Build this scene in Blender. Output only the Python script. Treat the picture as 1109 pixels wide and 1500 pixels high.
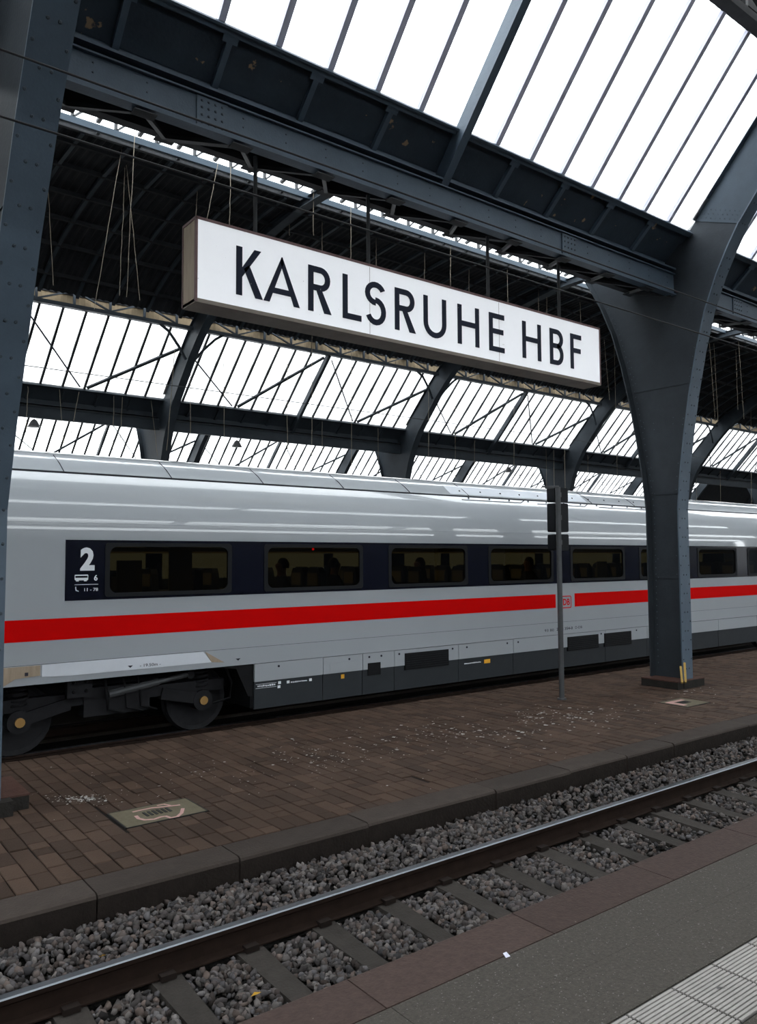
import bpy, math, random
import numpy as np
from mathutils import Vector, Matrix
random.seed(7)
rng = np.random.default_rng(11)
for o in list(bpy.data.objects): bpy.data.objects.remove(o)
scene = bpy.context.scene
COL = scene.collection

# ------------------------------------------------------------------ camera
# world: X along the tracks, Y across them (away from the camera), Z up, z = 0 at rail top
F_PX, YAW, PITCH, ROLL = 1150.0, 0.653064, 0.059835, -0.0058415
EYE = np.array([0.0, 0.0, 2.5])
fw = np.array([math.sin(YAW)*math.cos(PITCH), math.cos(YAW)*math.cos(PITCH), math.sin(PITCH)])
r0 = np.array([math.cos(YAW), -math.sin(YAW), 0.0]); u0 = np.cross(r0, fw)
rt = r0*math.cos(ROLL)+u0*math.sin(ROLL); up = np.cross(rt, fw)
cam = bpy.data.cameras.new('camera'); camo = bpy.data.objects.new('camera', cam); COL.objects.link(camo)
cam.sensor_fit = 'VERTICAL'; cam.sensor_height = 36.0; cam.lens = F_PX/1500*36
cam.clip_end = 500
camo.matrix_world = Matrix(((rt[0], up[0], -fw[0], EYE[0]), (rt[1], up[1], -fw[1], EYE[1]), (rt[2], up[2], -fw[2], EYE[2]), (0, 0, 0, 1)))
scene.camera = camo
def ray(px, py):
    return rt*((px-554.5)/F_PX) - up*((py-750)/F_PX) + fw
def at(px, py, axis, val):
    d = ray(px, py); return EYE + d*((val-EYE[axis])/d[axis])

# ------------------------------------------------------------------ sky and exposure
w = bpy.data.worlds.new('overcast_sky'); scene.world = w; w.use_nodes = True
w.node_tree.nodes['Background'].inputs[0].default_value = (0.93, 0.97, 1.0, 1)
w.node_tree.nodes['Background'].inputs[1].default_value = 1.0
scene.view_settings.view_transform = 'Standard'
scene.view_settings.look = 'None'
scene.view_settings.gamma = 1
scene.view_settings.use_curve_mapping = False
scene.view_settings.exposure = 2.85
scene.cycles.max_bounces = 10
scene.cycles.transparent_max_bounces = 16
scene.cycles.use_denoising = True

# ------------------------------------------------------------------ materials
def mat(name, c, rough=0.6, metal=0.0, var=0.0, scale=6.0, bump=0.0, bscale=60.0, rand=0.0, island=False, spec=None,
        spots=None, coat=0.0, stretch=(1, 1, 1), ramp=None):
    m = bpy.data.materials.new(name); m.use_nodes = True
    nt = m.node_tree; N = nt.nodes; L = nt.links; b = N['Principled BSDF']
    b.inputs['Roughness'].default_value = rough; b.inputs['Metallic'].default_value = metal
    b.inputs['Specular IOR Level'].default_value = spec if spec is not None else (0.45 if coat else 0.12)
    if coat: b.inputs['Coat Weight'].default_value = coat; b.inputs['Coat Roughness'].default_value = 0.03
    geo = N.new('ShaderNodeNewGeometry')
    mp = N.new('ShaderNodeMapping'); mp.inputs['Scale'].default_value = stretch
    L.new(geo.outputs['Position'], mp.inputs['Vector'])
    rgb = N.new('ShaderNodeRGB'); rgb.outputs[0].default_value = (*c, 1); col = rgb.outputs[0]
    def mul(col, fac_out, lo, hi):
        mr = N.new('ShaderNodeMapRange'); mr.inputs['To Min'].default_value = lo; mr.inputs['To Max'].default_value = hi
        L.new(fac_out, mr.inputs['Value'])
        mx = N.new('ShaderNodeVectorMath'); mx.operation = 'SCALE'
        L.new(col, mx.inputs[0]); L.new(mr.outputs[0], mx.inputs['Scale']); return mx.outputs[0]
    if var:
        n = N.new('ShaderNodeTexNoise'); n.inputs['Scale'].default_value = scale; n.inputs['Detail'].default_value = 6
        n.inputs['Roughness'].default_value = 0.65
        L.new(mp.outputs[0], n.inputs['Vector']); col = mul(col, n.outputs['Fac'], 1-1.8*var, 1+1.8*var)
    if rand:
        if island: src = geo.outputs['Random Per Island']
        else: src = N.new('ShaderNodeObjectInfo').outputs['Random']
        col = mul(col, src, 1-rand, 1+rand)
        if ramp:
            m10 = N.new('ShaderNodeMath'); m10.operation = 'MULTIPLY'; m10.inputs[1].default_value = 37.0; L.new(src, m10.inputs[0])
            fr = N.new('ShaderNodeMath'); fr.operation = 'FRACT'; L.new(m10.outputs[0], fr.inputs[0])
            cr = N.new('ShaderNodeValToRGB'); cr.color_ramp.interpolation = 'LINEAR'
            for i_, cc in enumerate(ramp):
                e = cr.color_ramp.elements[i_] if i_ < 2 else cr.color_ramp.elements.new(i_/(len(ramp)-1)); e.position = i_/(len(ramp)-1); e.color = (*cc, 1)
            L.new(fr.outputs[0], cr.inputs[0])
            mm = N.new('ShaderNodeMixRGB'); mm.blend_type = 'MULTIPLY'; mm.inputs[0].default_value = 1.0; L.new(col, mm.inputs[1]); L.new(cr.outputs[0], mm.inputs[2]); col = mm.outputs[0]
    if spots:
        sc, thr, scol = spots
        n = N.new('ShaderNodeTexNoise'); n.inputs['Scale'].default_value = sc; n.inputs['Detail'].default_value = 5
        L.new(mp.outputs[0], n.inputs['Vector'])
        cr = N.new('ShaderNodeValToRGB'); cr.color_ramp.elements[0].position = thr; cr.color_ramp.elements[1].position = thr+0.03
        L.new(n.outputs['Fac'], cr.inputs[0])
        mx = N.new('ShaderNodeMixRGB'); L.new(cr.outputs[0], mx.inputs[0]); L.new(col, mx.inputs[1]); mx.inputs[2].default_value = (*scol, 1)
        col = mx.outputs[0]
    L.new(col, b.inputs['Base Color'])
    if bump:
        n = N.new('ShaderNodeTexNoise'); n.inputs['Scale'].default_value = bscale; n.inputs['Detail'].default_value = 4
        L.new(mp.outputs[0], n.inputs['Vector'])
        bp = N.new('ShaderNodeBump'); bp.inputs['Strength'].default_value = bump; bp.inputs['Distance'].default_value = 0.02
        L.new(n.outputs['Fac'], bp.inputs['Height']); L.new(bp.outputs[0], b.inputs['Normal'])
    return m
def glass_mat(name, tint, gloss_rough, gloss, haze=0.0, roof_band=False):
    m = bpy.data.materials.new(name); m.use_nodes = True
    nt = m.node_tree; N = nt.nodes; L = nt.links; N.remove(N['Principled BSDF']); out = N['Material Output']
    tr = N.new('ShaderNodeBsdfTransparent'); tr.inputs[0].default_value = (*tint, 1)
    cur = tr.outputs[0]
    geo = N.new('ShaderNodeNewGeometry')
    if haze:
        tl = N.new('ShaderNodeBsdfTranslucent'); tl.inputs[0].default_value = (0.95, 0.96, 0.95, 1)
        dr = N.new('ShaderNodeBsdfDiffuse'); dr.inputs[0].default_value = (0.7, 0.71, 0.7, 1)
        m0 = N.new('ShaderNodeMixShader'); m0.inputs[0].default_value = 0.25; L.new(tl.outputs[0], m0.inputs[1]); L.new(dr.outputs[0], m0.inputs[2])
        mx = N.new('ShaderNodeMixShader'); mx.inputs[0].default_value = haze
        L.new(cur, mx.inputs[1]); L.new(m0.outputs[0], mx.inputs[2]); cur = mx.outputs[0]
    if roof_band:  # grey band painted in for the next roof showing in the glass
        mp = N.new('ShaderNodeMapping'); mp.inputs['Scale'].default_value = (0.35, 1.2, 1.2)
        L.new(geo.outputs['Position'], mp.inputs['Vector'])
        n = N.new('ShaderNodeTexNoise'); n.inputs['Scale'].default_value = 1.6; n.inputs['Detail'].default_value = 6
        L.new(mp.outputs[0], n.inputs['Vector'])
        sp = N.new('ShaderNodeSeparateXYZ'); L.new(geo.outputs['Position'], sp.inputs[0])
        s1 = N.new('ShaderNodeMath'); s1.operation = 'SUBTRACT'; L.new(sp.outputs['Z'], s1.inputs[0]); s1.inputs[1].default_value = 9.95
        s2 = N.new('ShaderNodeMath'); s2.operation = 'ABSOLUTE'; L.new(s1.outputs[0], s2.inputs[0])
        mr = N.new('ShaderNodeMapRange'); mr.inputs['From Max'].default_value = 0.5; mr.inputs['To Min'].default_value = 1.0; mr.inputs['To Max'].default_value = 0.0
        L.new(s2.outputs[0], mr.inputs['Value'])
        m1 = N.new('ShaderNodeMath'); m1.operation = 'MULTIPLY'; L.new(mr.outputs[0], m1.inputs[0]); L.new(n.outputs['Fac'], m1.inputs[1])
        df = N.new('ShaderNodeBsdfDiffuse'); df.inputs[0].default_value = (0.42, 0.38, 0.34, 1)
        mx = N.new('ShaderNodeMixShader'); L.new(m1.outputs[0], mx.inputs[0])
        L.new(cur, mx.inputs[1]); L.new(df.outputs[0], mx.inputs[2]); cur = mx.outputs[0]
    if gloss:
        g = N.new('ShaderNodeBsdfGlossy'); g.inputs['Roughness'].default_value = gloss_rough
        fr = N.new('ShaderNodeFresnel'); fr.inputs['IOR'].default_value = gloss
        mx = N.new('ShaderNodeMixShader'); L.new(fr.outputs[0], mx.inputs[0]); L.new(cur, mx.inputs[1]); L.new(g.outputs[0], mx.inputs[2]); cur = mx.outputs[0]
    L.new(cur, out.inputs['Surface'])
    return m
def emit_mat(name, c, s):
    m = bpy.data.materials.new(name); m.use_nodes = True; b = m.node_tree.nodes['Principled BSDF']
    b.inputs['Emission Color'].default_value = (*c, 1); b.inputs['Emission Strength'].default_value = s; return m

M = dict(
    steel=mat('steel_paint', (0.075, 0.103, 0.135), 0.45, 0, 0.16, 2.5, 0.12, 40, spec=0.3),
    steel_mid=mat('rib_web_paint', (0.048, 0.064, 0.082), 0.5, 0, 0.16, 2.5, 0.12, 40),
    web=mat('web_shade_paint', (0.033, 0.039, 0.046), 0.55, 0, 0.2, 2.2, 0.15, 30),  # steel paint made darker, shade on the web put into the colour
    steel_panel=mat('steel_panel_paint', (0.045, 0.058, 0.074), 0.5, 0, 0.2, 2.0, 0.2, 25, spots=(5.5, 0.665, (0.30, 0.21, 0.13))),
    steel_far=mat('steel_paint_sooty', (0.035, 0.043, 0.052), 0.5, 0, 0.2, 2.0),
    lattice=mat('lattice_paint', (0.045, 0.047, 0.05), 0.6, 0, 0.25, 4.0),
    rivet=mat('rivet_paint', (0.06, 0.075, 0.09), 0.4),
    roof_in=mat('sooty_roof_sheet', (0.022, 0.023, 0.025), 0.75, 0, 0.2, 3),
    roof_out=mat('zinc_roof_sheet', (0.74, 0.74, 0.72), 0.6, 0, 0.1, 1.5),
    ridge=mat('ridge_beam_paint', (0.035, 0.05, 0.066), 0.45, 0, 0.12, 2),
    bar=mat('glazing_bar_paint', (0.52, 0.53, 0.64), 0.45, 0, 0.1, 3),
    bar_dark=mat('glazing_bar_sooty', (0.03, 0.033, 0.037), 0.5),
    beige=mat('beige_boarding', (0.26, 0.205, 0.135), 0.7, 0, 0.2, 3),
    glass=glass_mat('roof_glass', (0.95, 0.97, 0.98), 0.2, 0, 0.3),
    glass_roof_band=glass_mat('roof_glass_banded', (0.95, 0.96, 0.96), 0.2, 0, 0.85, True),
    sign=mat('sign_enamel', (0.90, 0.91, 0.95), 0.35, 0, 0.02, 5, spots=(26, 0.735, (0.45, 0.43, 0.42))),
    sign_box=mat('sign_timber_box', (0.34, 0.27, 0.20), 0.7, 0, 0.3, 3, 0.2, 30, stretch=(6, 6, 0.6)),
    sign_edge=mat('sign_edge_brown', (0.16, 0.10, 0.10), 0.5, 0, 0.2, 10),
    sign_under=mat('sign_underside', (0.22, 0.19, 0.16), 0.7, 0, 0.15, 4),
    letter=mat('letter_navy', (0.010, 0.014, 0.030), 0.4, spots=(22, 0.73, (0.35, 0.36, 0.38))),
    cord=mat('cord_jute', (0.24, 0.21, 0.165), 0.7, 0, 0.3, 30),
    wire=mat('copper_wire_dark', (0.02, 0.02, 0.022), 0.5),
    body=mat('train_grey_paint', (0.345, 0.37, 0.395), 0.3, 0, 0.02, 1.5, coat=1.0),
    plate=mat('train_white_plate', (0.62, 0.65, 0.70), 0.3, 0, 0.05, 3),
    red=mat('train_red', (0.58, 0.002, 0.002), 0.6, 0, 0.03, 2, spec=0.03),
    band=mat('train_band_navy', (0.004, 0.005, 0.012), 0.15, spec=0.3),
    frame=mat('window_gasket', (0.010, 0.011, 0.013), 0.5),
    tint=glass_mat('tinted_train_glass', (0.045, 0.041, 0.026), 0.02, 1.45),
    seam=mat('seam_dark', (0.03, 0.03, 0.035), 0.6),
    skirt=mat('train_skirt_grey', (0.030, 0.034, 0.038), 0.5, 0, 0.1, 3),
    under=mat('underframe_black', (0.008, 0.008, 0.009), 0.6, 0, 0.3, 6),
    bogie=mat('bogie_grey', (0.016, 0.016, 0.018), 0.6, 0.0, 0.3, 8),
    brass=mat('brass_hub', (0.45, 0.27, 0.10), 0.4, 0.6),
    white=mat('marking_white', (0.75, 0.78, 0.82), 0.5),
    dark=mat('marking_dark', (0.03, 0.03, 0.04), 0.5),
    yellow=mat('marking_yellow', (0.75, 0.38, 0.04), 0.5),
    seat=mat('seat_fabric', (0.05, 0.055, 0.08), 0.8),
    cabin=mat('cabin_beige', (0.40, 0.34, 0.22), 0.6),
    cabin_light=emit_mat('cabin_lamp_warm', (1.0, 0.85, 0.5), 1.2),
    brick=mat('paving_brick', (0.053, 0.034, 0.0245), 0.75, 0, 0.2, 1.3, 0.35, 90, rand=0.30),
    brick_far=mat('paving_brick_more', (0.053, 0.034, 0.0245), 0.75, 0, 0.2, 1.3, 0.35, 90, rand=0.30, island=True),
    mortar=mat('paving_joint_dirt', (0.009, 0.007, 0.006), 0.9),
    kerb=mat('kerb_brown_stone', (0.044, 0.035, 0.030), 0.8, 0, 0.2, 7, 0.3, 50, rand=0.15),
    kerb_face=mat('kerb_face_shade', (0.017, 0.013, 0.011), 0.85, 0, 0.3, 9, 0.4, 40),  # shade on the kerb's track face, put in as a darker colour
    kerb_near=mat('kerb_red_stone', (0.052, 0.035, 0.030), 0.75, 0, 0.28, 30, 0.25, 70, rand=0.1, spots=(38, 0.74, (0.16, 0.14, 0.13))),
    slab=mat('platform_grey_stone', (0.062, 0.055, 0.047), 0.75, 0, 0.32, 55, 0.5, 140, rand=0.06, spots=(95, 0.655, (0.17, 0.16, 0.15))),
    tactile=mat('tactile_tile_white', (0.30, 0.28, 0.265), 0.7, 0, 0.14, 9, 0.1, 60, rand=0.06, spots=(7, 0.72, (0.08, 0.075, 0.075))),
    groove=mat('tactile_groove_dirt', (0.07, 0.066, 0.063), 0.85, 0, 0.2, 9),
    ballast=mat('ballast_stone', (0.088, 0.082, 0.080), 0.8, 0, 0.25, 20, rand=0.6, ramp=[(.55, .57, .62), (1.0, .82, .72), (.8, .82, .88), (1.25, 1.2, 1.15), (.45, .42, .42)]),
    ballast_more=mat('ballast_stone_more', (0.088, 0.082, 0.080), 0.8, 0, 0.25, 20, rand=0.6, island=True, ramp=[(.55, .57, .62), (1.0, .82, .72), (.8, .82, .88), (1.25, 1.2, 1.15), (.45, .42, .42)]),
    soil=mat('ballast_bed', (0.014, 0.013, 0.012), 0.95, 0, 0.3, 30, 0.5, 60),
    sleeper=mat('sleeper_concrete', (0.040, 0.035, 0.031), 0.85, 0, 0.22, 9, 0.3, 50, rand=0.1),
    rust=mat('rail_rust', (0.020, 0.012, 0.009), 0.8, 0, 0.3, 10),
    rail_top=mat('rail_polished', (0.20, 0.215, 0.235), 0.33, 1.0),
    clip=mat('clip_rust', (0.018, 0.013, 0.011), 0.7),
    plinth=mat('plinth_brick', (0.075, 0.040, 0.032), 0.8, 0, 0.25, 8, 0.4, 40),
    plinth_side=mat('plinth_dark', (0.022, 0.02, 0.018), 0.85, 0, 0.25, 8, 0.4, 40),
    wood=mat('yellow_timber', (0.36, 0.24, 0.07), 0.7, 0, 0.2, 20),
    hatch=mat('hatch_concrete', (0.105, 0.092, 0.062), 0.8, 0, 0.2, 14, 0.2, 60),
    iron=mat('cast_iron', (0.02, 0.02, 0.02), 0.6),
    pink=mat('pink_marking_paint', (0.40, 0.24, 0.22), 0.8, 0, 0.2, 25),
    flake=mat('pale_droppings', (0.40, 0.385, 0.365), 0.9),
    leaf=mat('yellow_leaf', (0.30, 0.17, 0.02), 0.7, rand=0.3),
    pole=mat('pole_galvanised', (0.075, 0.078, 0.082), 0.45, 0.3, 0.15, 8),
    black=mat('signal_black', (0.008, 0.009, 0.011), 0.5),
    pipe=mat('downpipe_zinc', (0.30, 0.25, 0.21), 0.5, 0.3, 0.15, 4),
    skin=mat('skin', (0.55, 0.30, 0.20), 0.55),
    cloth=mat('dark_clothing', (0.05, 0.05, 0.06), 0.8, rand=0.5),
    hair=mat('hair_brown', (0.04, 0.025, 0.018), 0.6),
    paper=mat('paper_scrap', (0.72, 0.72, 0.85), 0.7),
    lamp=mat('lamp_shade', (0.10, 0.10, 0.105), 0.5),
)

# faint glow added to the sign's enamel face to lift its brightness
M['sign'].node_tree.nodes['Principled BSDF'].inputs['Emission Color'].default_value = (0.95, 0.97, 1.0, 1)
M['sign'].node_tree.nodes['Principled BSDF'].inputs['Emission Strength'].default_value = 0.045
# ------------------------------------------------------------------ object helpers
ORG = {}
def props(o, label=None, cat=None, group=None, kind=None):
    for k, v in (('label', label), ('category', cat), ('group', group), ('kind', kind)):
        if v: o[k] = v
    return o
def thing(name, loc, label, cat, group=None, kind=None):
    o = bpy.data.objects.new(name, None); COL.objects.link(o); o.location = loc; o.empty_display_size = 0.2
    ORG[o.name] = np.array(loc, float); return props(o, label, cat, group, kind)
def copy_tree(o, off=(0, 0, 0), parent=None, **kw):
    c = o.copy(); COL.objects.link(c); c.parent = parent
    if parent is None: c.location = Vector(o.location)+Vector(off); ORG[c.name] = np.array(c.location)
    for k, v in kw.items(): c[k] = v
    for ch in list(o.children): copy_tree(ch, parent=c)
    return c
class MB:
    def __init__(s): s.v = []; s.f = []; s.m = []
    def add(s, V, Fc, m=0):
        b = len(s.v); s.v += [tuple(map(float, p)) for p in V]; s.f += [tuple(b+i for i in f) for f in Fc]; s.m += [m]*len(Fc); return s
    def box(s, x0, x1, y0, y1, z0, z1, m=0, sh=0.0, y_ref=0.0):
        V = [(x, y, z) for x in (x0, x1) for y in (y0, y1) for z in (z0, z1)]
        if sh: V = [(x-sh*(y-y_ref), y, z) for x, y, z in V]
        return s.add(V, [(0, 1, 3, 2), (4, 6, 7, 5), (0, 4, 5, 1), (2, 3, 7, 6), (0, 2, 6, 4), (1, 5, 7, 3)], m)
    def bar(s, p, q, w, h, upv=(0, 0, 1), m=0):
        p = Vector(p); q = Vector(q); d = (q-p).normalized(); u = Vector(upv)
        a = d.cross(u)
        if a.length < 1e-4: a = d.cross(Vector((1, 0, 0)))
        a.normalize(); b = a.cross(d).normalized(); a *= w/2; b *= h/2
        V = [p+a+b, p+a-b, p-a-b, p-a+b, q+a+b, q+a-b, q-a-b, q-a+b]
        return s.add(V, [(0, 1, 2, 3), (7, 6, 5, 4), (0, 4, 5, 1), (1, 5, 6, 2), (2, 6, 7, 3), (3, 7, 4, 0)], m)
    def tube(s, pts, r, n=8, m=0, cap=True):
        pts = [Vector(p) for p in pts]; rs = r if isinstance(r, (list, tuple)) else [r]*len(pts); V = []; Fc = []
        for i, p in enumerate(pts):
            d = (pts[min(i+1, len(pts)-1)]-pts[max(i-1, 0)]).normalized()
            a = d.cross(Vector((0, 0, 1)) if abs(d.z) < 0.9 else Vector((1, 0, 0))).normalized(); b = d.cross(a)
            for k in range(n):
                t = 2*math.pi*k/n; V.append(p+(a*math.cos(t)+b*math.sin(t))*rs[i])
        for i in range(len(pts)-1):
            for k in range(n): Fc.append((i*n+k, i*n+(k+1) % n, (i+1)*n+(k+1) % n, (i+1)*n+k))
        if cap: Fc += [tuple(range(n-1, -1, -1)), tuple((len(pts)-1)*n+k for k in range(n))]
        return s.add(V, Fc, m)
    def loft(s, rings, m=0, cap=True, closed=True):
        n = len(rings[0]); V = [p for r in rings for p in r]; Fc = []
        for i in range(len(rings)-1):
            for k in range(n if closed else n-1): Fc.append((i*n+k, i*n+(k+1) % n, (i+1)*n+(k+1) % n, (i+1)*n+k))
        if cap and closed: Fc += [tuple(range(n-1, -1, -1)), tuple((len(rings)-1)*n+k for k in range(n))]
        return s.add(V, Fc, m)
    def poly_y(s, pts, y0, y1, m=0):          # polygon in XZ, extruded along Y
        n = len(pts); V = [(x, y0, z) for x, z in pts]+[(x, y1, z) for x, z in pts]
        return s.add(V, [tuple(range(n)), tuple(range(2*n-1, n-1, -1))]+[(i, n+i, n+(i+1) % n, (i+1) % n) for i in range(n)], m)
    def rivet(s, p, r, nrm):
        nrm = Vector(nrm).normalized(); a = nrm.cross(Vector((1, 0, 0)) if abs(nrm.x) < .9 else Vector((0, 1, 0))).normalized(); b = nrm.cross(a); p = Vector(p)
        V = [p+(a*math.cos(t)+b*math.sin(t))*r for t in [k*math.pi/3 for k in range(6)]]
        V += [p+(a*math.cos(t)+b*math.sin(t))*r*.6+nrm*r*.55 for t in [k*math.pi/3 for k in range(6)]]
        return s.add(V, [(k, (k+1) % 6, 6+(k+1) % 6, 6+k) for k in range(6)]+[(6, 7, 8, 9, 10, 11)])
    def build(s, name, mats, parent=None, smooth=False, recalc=True, loc=None):
        if not isinstance(mats, (list, tuple)): mats = [mats]
        me = bpy.data.meshes.new(name)
        org = ORG[parent.name] if parent is not None else np.array(loc if loc is not None else (0, 0, 0), float)
        V = np.array(s.v, float).reshape(-1, 3)-org
        me.from_pydata([tuple(p) for p in V], [], s.f)
        for m in mats: me.materials.append(M[m] if isinstance(m, str) else m)
        if len(mats) > 1: me.polygons.foreach_set('material_index', s.m)
        if recalc:
            import bmesh
            bm = bmesh.new(); bm.from_mesh(me); bmesh.ops.recalc_face_normals(bm, faces=bm.faces); bm.to_mesh(me); bm.free()
        if smooth: me.polygons.foreach_set('use_smooth', [True]*len(me.polygons))
        me.update()
        o = bpy.data.objects.new(name, me); COL.objects.link(o)
        if parent is not None: o.parent = parent
        else: o.location = tuple(org)
        ORG[o.name] = org; return o
def structure(o, label=None): o['kind'] = 'structure'; return props(o, label)
def text(body, x, z, h, y, name, mtl, parent, depth=0.002, bold=0.0, wscale=1.0, width=None):
    cu = bpy.data.curves.new('t', 'FONT'); cu.body = body; cu.size = 1.0; cu.extrude = 0; cu.offset = bold; cu.resolution_u = 3
    to = bpy.data.objects.new('t', cu); COL.objects.link(to)
    dg = bpy.context.evaluated_depsgraph_get(); me = bpy.data.meshes.new_from_object(to.evaluated_get(dg))
    bpy.data.objects.remove(to)
    V = np.array([tuple(v.co) for v in me.vertices]); mn = V.min(0); mx = V.max(0); s = h/(mx[1]-mn[1])
    sx = s*wscale if width is None else width/(mx[0]-mn[0])
    mb = MB(); mb.add([(x+(p[0]-mn[0])*sx, y, z+(p[1]-mn[1])*s) for p in V], [tuple(p.vertices) for p in me.polygons])
    bpy.data.meshes.remove(me)
    return mb.build(name, mtl, parent, recalc=False)

# ================================================================== THE SETTING: GROUND
g = MB(); g.add([(-60, -60, -0.42), (140, -60, -0.42), (140, 120, -0.42), (-60, 120, -0.42)], [(0, 1, 2, 3)])
structure(g.build('floor', 'soil'), 'dark dirty ground under the tracks')

# ---- near platform (camera side): structure with kerb stones, slabs, tactile tiles
NP = 0.76
p = MB(); p.box(-14, 30, -14, 2.70, -0.42, NP-0.03)
near = structure(p.build('concrete_platform', 'mortar'), 'grey stone platform in the foreground with a reddish kerb')
def chamfer_block(x0, x1, y0, y1, z0, z1, c):
    prof = [(y0, z0), (y1, z0), (y1, z1-c), (y1-c*0.4, z1-c*0.25), (y1-c, z1), (y0, z1)]
    return MB().loft([[(x0, a, b) for a, b in prof], [(x1, a, b) for a, b in prof]])
x = -2.01
while x < 24:
    chamfer_block(x+.003, x+.983, 2.495, 2.77, NP-0.35, NP, 0.012).build('kerb_stone', 'kerb_near', near); x += 0.986
for (ya, yb), ph in (((2.2115, 2.487), 1.95), ((1.906, 2.2095), 1.95)):
    x = ph-6.3
    while x < 22:
        MB().box(x+.002, x+3.148, ya, yb, NP-.1, NP+.001).build('paving_slab', 'slab', near); x += 3.15
base = None
for i in range(-6, 36):
    x = 2.62+0.303*i
    if base is None:
        t = MB(); t.box(x+.003, x+.300, 1.60, 1.900, NP-.06, NP, 1)
        for k in range(16):
            y = 1.605+k*0.0183; t.box(x+.006, x+.297, y, y+.0115, NP, NP+.005)
        base = t.build('tactile_tile', ['tactile', 'groove'], near); bx = x
    else:
        c = base.copy(); COL.objects.link(c); c.location.x += x-bx
i = 0
for k in range(7):
    x = -4.4
    while x < 16:
        if x > -1.5: MB().box(x+.003, x+.597, 1.594-.4*k-.394, 1.594-.4*k, NP-.08, NP+.001).build('paving_slab', 'slab', near)
        x += .6
    if k > 1: break

# ---- middle platform paved with bricks
MPZ = 0.10
p = MB(); p.box(-14, 60, 6.1, 10.30, -0.42, MPZ-0.012)
mid = structure(p.build('brick_platform', 'mortar'), 'low platform paved with dark red bricks beside the train')
kx = [-3.2, -1.9, -.55, .75, 1.91, 3.05, 4.35, 6.0, 7.2, 8.26, 9.25, 10.2, 11.15, 12.4, 13.6, 14.8, 16, 17.2, 18.4, 19.6, 20.8, 22, 23.2, 24.4, 26, 28, 30, 32]
for a, b in zip(kx[:-1], kx[1:]):
    chamfer_block(a+.006, b-.006, 0, .34, -0.34, MPZ+.004, 0.03)
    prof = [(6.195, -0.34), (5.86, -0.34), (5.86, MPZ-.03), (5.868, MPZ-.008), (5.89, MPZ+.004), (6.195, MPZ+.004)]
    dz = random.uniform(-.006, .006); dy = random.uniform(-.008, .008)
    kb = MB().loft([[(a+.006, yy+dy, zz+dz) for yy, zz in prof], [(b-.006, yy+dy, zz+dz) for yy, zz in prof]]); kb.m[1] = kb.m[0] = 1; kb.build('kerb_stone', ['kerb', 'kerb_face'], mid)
cells = []
HATCH = [(2.56, 3.36, 7.10, 7.62), (11.66, 12.34, 7.12, 7.66)]
bw = 0.157; col_i = 0; x = -0.6
while x < 26:
    y = 6.205 - (random.choice([0, .157, .08]) if True else 0)
    while y < 10.29:
        L = 0.314 if random.random() < .72 else 0.157
        y0 = max(y, 6.205); y1 = min(y+L, 10.29)
        if y1-y0 > .03:
            rects = [(x, y0, x+bw, y1)]
            for h in HATCH:
                nr = []
                for (a0, b0, a1, b1) in rects:
                    if a1 <= h[0] or a0 >= h[1] or b1 <= h[2] or b0 >= h[3]: nr.append((a0, b0, a1, b1)); continue
                    if a0 < h[0]: nr.append((a0, b0, h[0], b1))
                    if a1 > h[1]: nr.append((h[1], b0, a1, b1))
                    if b0 < h[2]: nr.append((max(a0, h[0]), b0, min(a1, h[1]), h[2]))
                    if b1 > h[3]: nr.append((max(a0, h[0]), h[3], min(a1, h[1]), b1))
                rects = nr
            cells += [r_ for r_ in rects if r_[2]-r_[0] > .02 and r_[3]-r_[1] > .02]
        y += L
    x += bw
def vis(c):
    cx, cy = (c[0]+c[2])/2, (c[1]+c[3])/2; d = np.array([cx, cy, MPZ])-EYE
    Z = d@fw; u = 554.5+F_PX*(d@rt)/Z; v = 750-F_PX*(d@up)/Z
    return (0 <= u <= 1109 and 0 <= v <= 1500 and Z > 0), Z
near_c = sorted([(vis(c)[1], c) for c in cells if vis(c)[0]])
pick = set(c for _, c in near_c[:300])
def brick_geo(mb, c):
    x0, y0, x1, y1 = c; g_ = .0045; dz = random.gauss(0, .0022); ti = random.gauss(0, .002); z = MPZ+dz
    mb.add([(x0+g_, y0+g_, MPZ-.05), (x1-g_, y0+g_, MPZ-.05), (x1-g_, y1-g_, MPZ-.05), (x0+g_, y1-g_, MPZ-.05),
            (x0+g_, y0+g_, z-.005), (x1-g_, y0+g_, z-.005+ti), (x1-g_, y1-g_, z-.005+ti), (x0+g_, y1-g_, z-.005),
            (x0+g_+.005, y0+g_+.005, z), (x1-g_-.005, y0+g_+.005, z+ti), (x1-g_-.005, y1-g_-.005, z+ti), (x0+g_+.005, y1-g_-.005, z)],
           [(0, 1, 5, 4), (1, 2, 6, 5), (2, 3, 7, 6), (3, 0, 4, 7), (4, 5, 9, 8), (5, 6, 10, 9), (6, 7, 11, 10), (7, 4, 8, 11), (8, 9, 10, 11)])
rest = MB()
for c in cells:
    if c in pick:
        b = MB(); brick_geo(b, c); b.build('brick', 'brick', mid, recalc=False)
    else: brick_geo(rest, c)
rest.build('brick_paving', 'brick_far', mid, recalc=False)['kind'] = 'stuff'

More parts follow.
